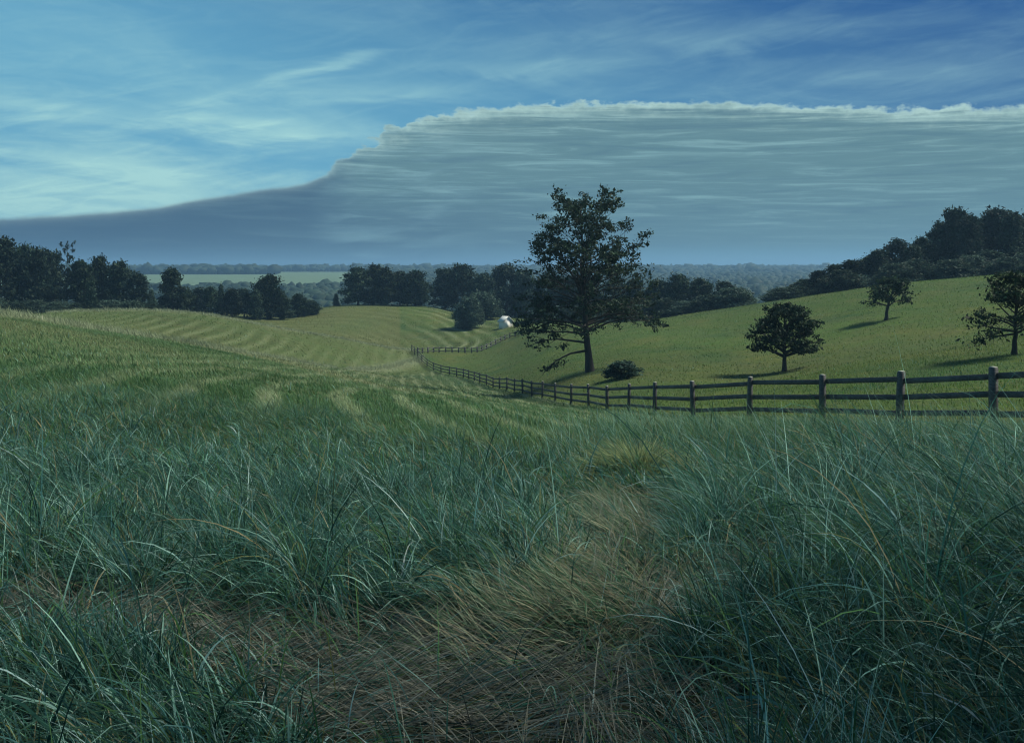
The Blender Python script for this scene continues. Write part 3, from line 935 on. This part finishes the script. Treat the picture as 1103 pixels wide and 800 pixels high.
x, y = FXY[1]
fr = empty('rail_fence', (x, y, hz1(x, y)), 'long weathered three rail wooden fence winding along the valley edge', 'fence')
nF = len(FXY) - 1
build_fence(fr, FXY, 1.30, 0.135, (0.26, 0.67, 1.10), 0.14, [[i] for i in range(22)] + [list(range(22, nF))])
x, y = F2XY[1]
fr2 = empty('rail_fence', (x, y, hz1(x, y)), 'small far fence curving round the mown field below the bush', 'fence')
build_fence(fr2, F2XY[1:], 1.05, 0.20, (0.3, 0.85), 0.12, [list(range(len(F2XY) - 2))])


# ------------------------------------------------------------------ trees
def leaf_quads(C, size, r_, colr):
    """diamond leaves at the points C, random orientation"""
    n = len(C)
    a = r_.normal(0, 1, (n, 3)); a /= np.linalg.norm(a, axis=1)[:, None]
    b_ = r_.normal(0, 1, (n, 3)); b_[:, 2] *= 0.6
    b_ -= (b_ * a).sum(1)[:, None] * a; b_ /= np.linalg.norm(b_, axis=1)[:, None]
    L = size * np.exp(r_.normal(0, 0.3, (n, 1)))
    V = np.stack([C - a*L*0.5, C + b_*L*0.30, C + a*L*0.5, C - b_*L*0.30], 1).reshape(-1, 3)
    Q = np.arange(n * 4).reshape(-1, 4)
    c = np.asarray(colr)[None] * np.exp(r_.normal(0, 0.30, (n, 1)))
    lt = r_.random(n) < 0.12
    c[lt] = c[lt] * 1.9
    return V, Q, np.repeat(np.clip(c, 0.004, 0.3), 4, 0)


def grow(seed, H, r0, env, first, nlimb, elev, leaf, per, clump, sub=6, colr=(0.026, 0.050, 0.026), lean=(0, 0), wander=0.03, extra=(), limb=0.62, gap=0.0, power=1.0, top=0.97):
    """a tapered trunk, limbs that fill the envelope env(t, azimuth), twigs, leaf clumps round the twigs"""
    r_ = np.random.default_rng(seed)
    g = Geo()
    nt = 12
    t = np.linspace(0, 1, nt)
    tr = np.zeros((nt, 3)); tr[:, 2] = t * H * top
    wv = np.cumsum(r_.normal(0, wander, (nt, 2)), 0) * H * 0.25; wv[:2] *= 0.2
    tr[:, :2] = wv + np.array(lean)[None] * t[:, None] ** 0.9 * H
    rad = r0 * ((1 - t) ** 0.85 * 0.94 + 0.06); rad[0] *= 1.5; rad[1] *= 1.06
    tr[0, 2] = -0.25
    g.tube(tr, rad, 8)
    at_t = lambda q: np.array([np.interp(q, t, tr[:, k]) for k in range(3)])
    rt = lambda q: np.interp(q, t, rad)
    clumps = []
    limbs = []
    for i in range(nlimb):
        q = first + (0.97 - first) * ((i + r_.uniform(0.1, 0.9)) / nlimb) ** power
        limbs.append((q, i * 2.39996 + r_.uniform(-0.5, 0.5), r_.uniform(0.72, 1.06), None))
    limbs += list(extra)
    for (q, az, lf, el) in limbs:
        p0 = at_t(q * 0.92); L = env(q, az) * lf
        e0 = el if el is not None else elev(q) + r_.normal(0, 0.12)
        npt = 7; pts = [p0]; e = e0 + 0.25; a2 = az
        for k in range(1, npt):
            a2 += r_.normal(0, 0.16); e += r_.normal(-0.07, 0.10)
            st = L / (npt - 1)
            pts.append(pts[-1] + st * np.array([math.cos(a2)*math.cos(e), math.sin(a2)*math.cos(e), math.sin(e)]))
        pts = np.array(pts)
        rl = min(rt(q) * limb, 0.03 * L + 0.02) * np.linspace(1, 0.14, npt)
        g.tube(pts, rl, 5)
        for k in range(sub):
            f = r_.uniform(0.28, 1.0); o_ = np.array([np.interp(f * (npt-1), np.arange(npt), pts[:, c]) for c in range(3)])
            a3 = a2 + r_.choice([-1, 1]) * r_.uniform(0.35, 1.25); e3 = e + r_.uniform(-0.25, 0.75)
            l3 = L * r_.uniform(0.16, 0.40) * (1.25 - 0.6 * f)
            d3 = np.array([math.cos(a3)*math.cos(e3), math.sin(a3)*math.cos(e3), math.sin(e3)])
            mid_ = o_ + d3 * l3 * 0.5 + r_.normal(0, 0.05 * l3, 3); end = o_ + d3 * l3
            g.tube([o_, mid_, end], np.array([0.5, 0.35, 0.12]) * max(rl[0] * 0.5, 0.018), 4)
            if r_.random() > gap:
                clumps += [(end, 1.0), (mid_ * 0.4 + end * 0.6, 0.8)]
        clumps += [(pts[-1], 1.0), (pts[-2], 0.8), (pts[-3], 0.5 * (r_.random() > gap))]
    clumps.append((tr[-1], 1.0)); clumps.append((tr[-2], 0.8))
    P_ = []
    for c_, k in clumps:
        m_ = int(r_.poisson(per * k))
        rr = clump * r_.uniform(0.6, 1.25)
        P_.append(c_ + r_.normal(0, 1, (m_, 3)) * np.array([rr, rr, rr * 0.62]))
    P_ = np.concatenate(P_)
    P_ = P_[P_[:, 2] > 0.15]
    V, Q, C = leaf_quads(P_, leaf, r_, colr)
    return g.build('trunk', M_bark, smooth=True, link=False), mesh('crown', V, Q, M_leaf, None, C, False, False)


def place(kind, meshes, loc, label, cat='tree', group=None, rz=0.0, scale=None):
    e = empty(kind, loc, label, cat, group, rz, scale)
    add('trunk', meshes[0], e)
    add('crown', meshes[1], e)
    return e


# the large open tree in the valley
bx, by, bz = at(635.5, 95)
while abs((HY - bz * F / by) - 401) > 0.6 and by < 120:
    by += 0.5 if (HY - bz * F / by) > 401 else -0.5
    bx, by, bz = at(635.5, by)
    if by < 80: break
pxm = by / F
bigH = 197 * pxm


def big_env(t, az):
    tt = [0.0, 0.10, 0.18, 0.30, 0.42, 0.52, 0.62, 0.74, 0.86, 0.95, 1.0]
    rr = [66, 70, 82, 86, 86, 84, 80, 74, 64, 44, 26]
    return np.interp(t, tt, rr) * pxm * (1.0 if math.cos(az) < 0 else 0.97)


rb = random.Random(5)
ex = [(0.19, 3.05, 0.80, -0.05), (0.14, 3.30, 0.80, -0.20)]
pk = pxm                                                            # metres per picture pixel at the tree
for i in range(26):                                                 # broad lower crown
    ex.append((rb.uniform(0.24, 0.46), i * 2.39996 + rb.uniform(-.4, .4), rb.uniform(0.70, 1.04), rb.uniform(-0.12, 0.36)))
for i in range(16):                                                 # the middle of the crown
    ex.append((rb.uniform(0.42, 0.62), i * 2.39996 + rb.uniform(-.4, .4), rb.uniform(0.78, 1.0), rb.uniform(0.05, 0.45)))
for i in range(14):                                                 # long ascending limbs
    ex.append((rb.uniform(0.36, 0.60), i * 2.39996 + rb.uniform(-.4, .4), rb.uniform(0.80, 1.10), rb.uniform(0.75, 1.20)))
ex += [(0.30, 0.1, 0.98, 0.2), (0.33, -0.25, 0.98, 0.16), (0.36, 0.35, 0.96, 0.2)]
big = grow(21, bigH, 0.33, big_env, 0.56, 42, lambda q: np.interp(q, [0.5, 0.7, 0.85, 1.0], [0.40, 0.42, 0.6, 0.95]), 0.24, 17, 0.25, sub=9,
           colr=(0.020, 0.036, 0.022), wander=0.014, gap=0.36, lean=(-0.05, 0), extra=ex, limb=0.42, top=0.91)
place('oak_tree', big, (bx, by, bz), 'tall open crowned lone tree standing in the valley beyond the fence', 'tree')

# three smaller pasture trees
def dome(hw, base_t=0.3, flat=0.5):
    return lambda t, az: hw * np.interp(t, [0, base_t, 0.45, 0.65, 0.85, 1.0], [0.9, 0.98, 1.0, 0.86, 0.6, 0.35])


x, y, z = ground(845, 400, 34, 160)
k = y / F
m1 = grow(36, 78 * k, 0.17, dome(41 * k), 0.26, 46, lambda q: np.interp(q, [0.2, 0.4, 0.7, 1], [0.08, 0.3, 0.6, 1.1]), 0.18, 11, 0.14, sub=9, colr=(0.024, 0.046, 0.030), wander=0.02, top=0.84,
          extra=((0.26, 0.3, 0.95, 0.35), (0.25, 2.9, 0.95, 0.4)))
place('apple_tree', m1, (x, y, z), 'dense low umbrella shaped tree just behind the fence', 'tree', 'small trees on the pasture')
x, y, z = ground(954, 345, 34, 170)
k = y / F
m2 = grow(47, 52 * k, 0.19, dome(28 * k), 0.34, 20, lambda q: np.interp(q, [0.2, 0.5, 0.8, 1], [0.15, 0.3, 0.6, 1.1]), 0.24, 15, 0.24, sub=6, colr=(0.026, 0.046, 0.028), lean=(0.20, 0), wander=0.035, gap=0.25, top=0.82)
place('apple_tree', m2, (x, y, z), 'sparse crooked little tree leaning right high on the pasture', 'tree', 'small trees on the pasture')
x, y, z = ground(1092, 382, 30, 160)
k = y / F
m3 = grow(61, 96 * k, 0.13, dome(46 * k), 0.30, 34, lambda q: np.interp(q, [0.2, 0.4, 0.8, 1], [0.0, 0.3, 0.6, 1.1]), 0.16, 9, 0.19, sub=8, colr=(0.028, 0.050, 0.028), lean=(0.06, 0), wander=0.03, gap=0.3, top=0.86,
          extra=((0.30, 3.0, 0.95, -0.22), (0.33, 3.3, 1.0, -0.10)))
place('apple_tree', m3, (x, y, z), 'ragged tree with bare drooping branches at the edge of the pasture', 'tree', 'small trees on the pasture')

# woodland kinds, ten metres tall, shared by the copies
oval = lambda hw: (lambda t, az: hw * np.interp(t, [0, 0.2, 0.4, 0.6, 0.8, 1.0], [0.8, 0.98, 1.0, 0.9, 0.7, 0.36]))
up_e = lambda q: np.interp(q, [0.08, 0.15, 0.3, 0.6, 1], [-0.12, -0.02, 0.25, 0.55, 1.1])
BROAD = [grow(100 + i, 10, 0.22, oval(hw), f_, nl, up_e, 0.46, 19, 0.55, sub=6, colr=c_, wander=0.03, top=0.93)
         for i, (hw, f_, nl, c_) in enumerate(((3.3, 0.13, 32, (0.020, 0.036, 0.024)), (3.8, 0.12, 32, (0.018, 0.032, 0.024)), (2.9, 0.10, 32, (0.024, 0.042, 0.026)),
                                               (3.4, 0.09, 32, (0.020, 0.038, 0.022))))]
ROUND = [grow(140 + i, 10, 0.30, oval(hw), 0.10, 40, up_e, 0.42, 26, 0.6, sub=7, colr=c_, wander=0.02, top=0.9)
         for i, (hw, c_) in enumerate(((3.6, (0.018, 0.034, 0.020)), (4.2, (0.020, 0.036, 0.022))))]
cone_env = lambda t, az: 2.5 * (1.03 - t) ** 0.85
CONIF = [grow(160, 10, 0.16, cone_env, 0.04, 60, lambda q: -0.02 + 0.4 * q, 0.40, 14, 0.34, sub=5, colr=(0.034, 0.062, 0.042), wander=0.006, top=1.0)]
SPIKY = [grow(170, 10, 0.15, lambda t, az: np.interp(t, [0, 0.4, 0.7, 0.8, 1.0], [3.2, 3.2, 1.8, 2.0, 2.3]), 0.12, 34, lambda q: np.interp(q, [0, 0.7, 0.85, 1], [0.1, 0.3, 0.25, 0.55]), 0.30, 8, 0.16, sub=2, colr=(0.016, 0.030, 0.024), wander=0.01, gap=0.1, top=0.96)]
bush_env = lambda t, az: 5.2 * np.interp(t, [0, 0.3, 0.6, 1.0], [0.85, 1.0, 0.85, 0.45])
BUSH = [grow(180 + i, 8.6, 0.25, bush_env, 0.03, 46, lambda q: np.interp(q, [0, 0.3, 0.7, 1], [0.0, 0.3, 0.75, 1.3]), 0.5, 26, 0.7, sub=7, colr=c_, wander=0.01, top=0.85)
        for i, c_ in enumerate(((0.046, 0.076, 0.056), (0.022, 0.040, 0.026)))]

cnt = 0


def wood(px, top, d, kind, label, group, wide=None, name='tree', cat='tree', sink=0.0):
    """a tree whose foot stands on the ground at depth d and whose top reaches row top"""
    global cnt
    cnt += 1
    r_ = random.Random(cnt * 13 + 5)
    x, y, z = at(px, d)
    z -= sink
    H = (HY - top) * d / F - z
    k = H / 10.9
    kw = k if wide is None else wide * d / F / 6.6
    lst = kind
    return place(name, lst[r_.randrange(len(lst))], (x, y, z), label, cat, group, r_.uniform(0, 6.28), (kw, kw, k))


G = 'trees of the dark wood on the left'
for px, top, d, wd_, lab in (
        (-34, 244, 196, 46, 'dark tree cut by the picture edge, tall end of the left wood'),
        (2, 247, 198, 46, 'tallest dark tree at the left end of the left wood'),
        (24, 257, 206, 36, 'second dark tree in the left wood, beside the tallest one'),
        (41, 260, 200, 36, 'broad dark tree in the left wood, third along its ridge'),
        (56, 264, 210, 34, 'fourth dark tree in the left wood, beside the spiky pine'),
        (89, 275, 202, 34, 'lower dark tree just right of the spiky pine'),
        (109, 270, 207, 34, 'dark tree behind the pale little conifer in the left wood'),
        (130, 276, 203, 38, 'dark round tree near the right end of the left wood'),
        (147, 290, 199, 28, 'last and lowest dark tree at the right end of the left wood')):
    wood(px, top, d, BROAD, lab, G, wd_, 'broadleaf_tree')
wood(72, 249, 201, SPIKY, 'pine with a spiky whorl of bare branches above the left wood', None, 30, 'pine_tree')
wood(98, 296, 188, CONIF, 'small paler conifer standing before the dark left wood', None, 22, 'conifer_tree')
wood(163, 308, 205, CONIF, 'small conifer at the right foot of the left wood', None, 18, 'conifer_tree')
G = 'low shrubs along the foot of the left wood'
for i, (px, top) in enumerate(((-8, 318), (16, 322), (38, 321), (62, 323), (84, 323), (118, 321), (142, 322), (160, 324))):
    wood(px, top, 184 + 3 * (i % 3), BUSH, ['first', 'second', 'third', 'fourth', 'fifth', 'sixth', 'seventh', 'eighth'][i] + ' low shrub from the left along the foot of the left wood', G, 24, 'shrub', 'shrub', 0.3)
G = 'hedgerow trees between the left wood and the mown hill'
row = [(186, 284, 212, 34, 'loose tall tree standing out above the hedgerow beside the left wood', BROAD),
       (202, 309, 216, 20, 'first low hedgerow tree right of the loose tall tree', BROAD),
       (215, 307, 222, 20, 'second low hedgerow tree right of the loose tall tree', BROAD),
       (227, 306, 216, 20, 'low hedgerow tree left of the thin pointed one', BROAD),
       (238, 301, 221, 15, 'thin pointed tree in the middle of the hedgerow', CONIF),
       (250, 308, 217, 22, 'low hedgerow tree right of the thin pointed one', BROAD),
       (263, 308, 224, 22, 'low hedgerow tree two right of the thin pointed one', BROAD),
       (275, 309, 218, 20, 'low hedgerow tree just left of the dense round tree', BROAD),
       (289, 292, 224, 32, 'dense round headed tree rising above the hedgerow', ROUND),
       (306, 315, 226, 20, 'low bushy tree just right of the dense round tree', BROAD),
       (320, 314, 232, 20, 'small pointed bushy tree near the right end of the hedgerow', BROAD),
       (333, 321, 236, 16, 'last low bush at the right end of the hedgerow', BUSH),
       (362, 314, 256, 11, 'tiny dark tree alone on the brow left of the clump', CONIF)]
for px, top, d, wd_, lab, kd in row:
    wood(px, top, d, kd, lab, G if px < 340 else None, wd_, 'hedgerow_tree')
G = 'trees clumped on top of the mown hill'
for px, top, d, wd_, lab in ((386, 284, 258, 33, 'left end tree of the clump on the mown hill'), (402, 281, 262, 33, 'second tree of the clump on the mown hill'),
                             (416, 284, 257, 31, 'third tree of the clump on the mown hill'), (431, 289, 263, 26, 'fourth tree of the clump on the mown hill'),
                             (447, 288, 258, 30, 'separate round tree at the right end of the hilltop clump')):
    wood(px, top, d, ROUND if px > 440 else BROAD, lab, G, wd_, 'broadleaf_tree')
G = 'dark trees behind the round bush'
for px, top, d, wd_, lab in ((479, 285, 268, 36, 'left end dark tree of the grove behind the round bush'), (499, 280, 263, 40, 'tall dark tree of the grove above the round bush'),
                             (522, 290, 258, 38, 'middle tree of the grove right above the round bush'), (545, 280, 262, 42, 'tallest right hand tree of the grove above the white shed'),
                             (566, 286, 258, 38, 'grove tree between the white shed and the lone tree'), (530, 312, 262, 30, 'low dark tree beside the white shed')):
    wood(px, top, d, BROAD, lab, G, wd_, 'broadleaf_tree')
wood(519, 311, 243, BUSH, 'tall grey green shrub behind the round bush', None, 32, 'shrub', 'shrub')
x, y, z = ground(506, 354, 160, 270)
place('shrub', BUSH[0], (x, y, z), 'large round grey green bush on the edge of the mown field', 'shrub', None, 1.0, (37 * y / F / 11.6,) * 2 + (33 * y / F / 9.4,))
G = 'wood behind the lone tree'
for px, top, d, wd_, lab in ((590, 290, 225, 36, 'wood tree behind the left side of the lone tree'), (612, 294, 220, 36, 'wood tree behind the trunk of the lone tree, left one'),
                             (636, 292, 222, 36, 'wood tree straight behind the trunk of the lone tree'), (660, 293, 214, 36, 'wood tree behind the right side of the lone tree'),
                             (684, 296, 206, 32, 'wood tree at the right edge of the lone tree'), (707, 297, 200, 32, 'first clear tree right of the lone tree in the wood'),
                             (733, 291, 196, 36, 'tallest tree of the wood right of the lone tree'), (756, 296, 192, 32, 'tree right of the tallest in the wood beyond the pasture'),
                             (780, 300, 190, 30, 'second last tree of the wood running down to the gap'), (799, 309, 186, 24, 'last low tree of the wood beside the hazy gap')):
    wood(px, top, d, BROAD, lab, G, wd_, 'broadleaf_tree')
G = 'wood along the crest of the right hill'
words = ['first', 'second', 'third', 'fourth', 'fifth', 'sixth', 'seventh', 'eighth', 'ninth', 'tenth', 'eleventh', 'twelfth', 'thirteenth', 'fourteenth', 'fifteenth', 'sixteenth', 'seventeenth', 'eighteenth']
rt_ = [(852, 309, 166, 22), (866, 299, 164, 24), (882, 289, 164, 28), (899, 282, 163, 28), (916, 277, 163, 30), (933, 273, 166, 30), (948, 265, 162, 32), (966, 253, 168, 32), (984, 260, 161, 34),
       (996, 251, 166, 32), (1012, 233, 170, 36), (1028, 217, 167, 40), (1043, 226, 162, 34), (1058, 229, 172, 36), (1074, 218, 168, 40), (1092, 222, 163, 38), (1110, 219, 168, 42), (1136, 215, 166, 46)]
for i, (px, top, d, wd_) in enumerate(rt_):
    ex = {0: 'lowest, ', 11: 'tallest peak, '}.get(i, '')
    wood(px, top, d, BROAD, ex + words[i] + ' dark tree up the right hill crest from the gap', G, wd_, 'broadleaf_tree')

G = 'shrubs under the wood on the right crest'
for i in range(14):
    px = 846 + i * 20
    dd = float(np.interp(px, [820, 900, 1000, 1103, 1400], [155, 150, 145, 140, 135])) + 9 + 3 * (i % 3)
    wood(px, HY + (HY - HY) - hz1((px - CX) / F * dd, dd) * F / dd - (15 + 7 * ((i * 5) % 4) * 0.5 + i * 0.6), dd, BUSH, words[i] + ' shrub from the gap along the foot of the right crest wood', G, 30, 'shrub', 'shrub', 0.5)
G = 'shrubs under the wood beyond the lone tree'
for i in range(9):
    px = 590 + i * 25
    dd = float(np.interp(px, [600, 700, 820], [205, 165, 155])) + 14
    wood(px, -hz1((px - CX) / F * dd, dd) * F / dd + HY - (17 + 4 * (i % 3)), dd, BUSH, words[i] + ' shrub from the left along the foot of the wood beyond the lone tree', G, 30, 'shrub', 'shrub', 0.5)

# small bush beside the foot of the lone tree
x, y, z = ground(670, 408, 50, 160)
bsm = grow(210, 2.0, 0.07, lambda t, az: (1.55 if math.cos(az) > 0 else 1.2) * np.interp(t, [0, 0.5, 1], [1, 0.95, 0.5]), 0.05, 22, lambda q: np.interp(q, [0, 0.5, 1], [0.1, 0.5, 1.0]), 0.2, 22, 0.2, sub=5, colr=(0.026, 0.052, 0.040), wander=0.03, top=0.8)
place('shrub', bsm, (x, y, z), 'low spreading dark bush at the foot of the lone tree', 'shrub', None, 0.0, (1.05, 1.0, 0.62))

# tall tree added out of view past the right edge, to shade the foreground
tx, ty = 12.8, 4.5
place('broadleaf_tree', grow(300, 19.0, 0.36, lambda t, az: 3.5 * np.interp(t, [0, 0.4, 0.55, 0.75, 1.0], [0.6, 0.9, 1.0, 0.9, 0.4]), 0.46, 36, up_e, 0.20, 15, 0.6, sub=8, colr=(0.024, 0.044, 0.026), wander=0.012, top=0.95),
      (tx, ty, hz1(tx, ty)), 'unseen tall tree added beyond the right edge of the view to shade the foreground', 'tree')

# ------------------------------------------------------------------ white shed by the field corner
x, y, z = ground(547, 353, 170, 270)
k = y / F
hw, dp, wh, rh = 6.2 * k, 8 * k, 7 * k, 5 * k
sh = empty('shed', (x, y, z), 'small white gabled shed half hidden behind the lone tree', 'shed', None, R(38))
g = Geo()
f_ = [(-hw, 0, -0.3), (hw, 0, -0.3), (hw, 0, wh), (0, 0, wh + rh), (-hw, 0, wh)]
bk = [(a, dp, c) for a, _, c in f_]
g.add(f_ + bk, [(0, 1, 2, 3, 4), (9, 8, 7, 6, 5), (0, 5, 6, 1), (1, 6, 7, 2), (4, 9, 5, 0), (2, 7, 8, 3), (3, 8, 9, 4)])
g.build('wall', M_white, sh)
g = Geo()
for s_ in (-1, 1):
    nx, nz = s_ * rh, hw
    q = math.hypot(nx, nz); ox, oz = nx / q * 0.02, nz / q * 0.02
    ex, ez = s_ * (hw + 0.25), wh - 0.25 * rh / hw
    c8 = [(0 + ox, -0.25, wh + rh + oz), (ex + ox, -0.25, ez + oz), (ex + ox, dp + 0.25, ez + oz), (0 + ox, dp + 0.25, wh + rh + oz)]
    c8 += [(a + ox * 5, b_, c + oz * 5) for a, b_, c in c8]
    g.box8(c8)
g.build('roof', M_tin, sh)
g = Geo()
g.box8([(-0.5, -0.03, -0.1), (0.5, -0.03, -0.1), (0.5, -0.003, -0.1), (-0.5, -0.003, -0.1), (-0.5, -0.03, 1.5), (0.5, -0.03, 1.5), (0.5, -0.003, 1.5), (-0.5, -0.003, 1.5)])
g.build('door', M_white, sh)
place('shrub', BUSH[1], at(556.5, y - 2), 'dark bush growing against the front of the white shed', 'shrub', None, 0.4, (7 * k / 11.6,) * 2 + (6 * k / 9.4,))

# ------------------------------------------------------------------ far woods, a mass of crowns across the valley
import bmesh
def ico(sub):
    bm = bmesh.new(); bmesh.ops.create_icosphere(bm, subdivisions=sub, radius=1.0)
    v = np.array([q.co[:] for q in bm.verts]); f = np.array([[q.index for q in p_.verts] for p_ in bm.faces]); bm.free()
    return v, f


def crowns(x, y, rad, hgt, ic, colr):
    v, f = ic
    n = len(x)
    z = height(x, y)
    j = np.exp(rng.normal(0, 0.16, (n, len(v), 1)))
    a_, b_ = rng.uniform(0, 6.283, (2, n)); c1_, s1_, c2_, s2_ = np.cos(a_), np.sin(a_), np.cos(b_), np.sin(b_)
    vx = v[None, :, 0] * c1_[:, None] - v[None, :, 2] * s1_[:, None]; vz = v[None, :, 0] * s1_[:, None] + v[None, :, 2] * c1_[:, None]; vy = v[None, :, 1] + 0 * vx
    vr = np.stack([vx * c2_[:, None] - vy * s2_[:, None], vx * s2_[:, None] + vy * c2_[:, None], vz], -1)
    P_ = vr * j * np.stack([rad, rad, hgt * 0.5], -1)[:, None] + np.stack([x, y, z + hgt * 0.5], -1)[:, None]
    Q = (f[None] + (np.arange(n) * len(v))[:, None, None]).reshape(-1, 3)
    c = np.asarray(colr) * np.exp(rng.normal(0, 0.14, (n, 1)))
    return P_.reshape(-1, 3), Q, np.repeat(c, len(v), 0)


parts = []
ic1, ic2 = ico(1), ico(2)
for n, d0, d1, u0, u1, ic, hh in ((3600, 560, 860, 60, 420, ic2, 6.5), (5200, 520, 1000, 400, 960, ic2, 7), (9000, 1000, 1700, 400, 960, ic1, 8),
                                  (9000, 1700, 2900, 380, 980, ic1, 10), (900, 1500, 1680, 60, 298, ic2, 9), (3600, 1900, 2900, 40, 400, ic1, 10)):
    x, y, u = scatter(n, d0, d1, u0, u1)
    h = hh * np.exp(rng.normal(0, 0.2, n)); rd = h * rng.uniform(0.36, 0.62, n) * (1 + 0.35 * (y > 1400))
    parts.append(crowns(x, y, rd, h, ic, (0.024, 0.044, 0.028)))
V, Q, C = join(parts)
o = mesh('woods', V, Q, M_leaf, None, C, False)
o['kind'] = 'stuff'; o['label'] = 'hazy blue woods across the far side of the valley'
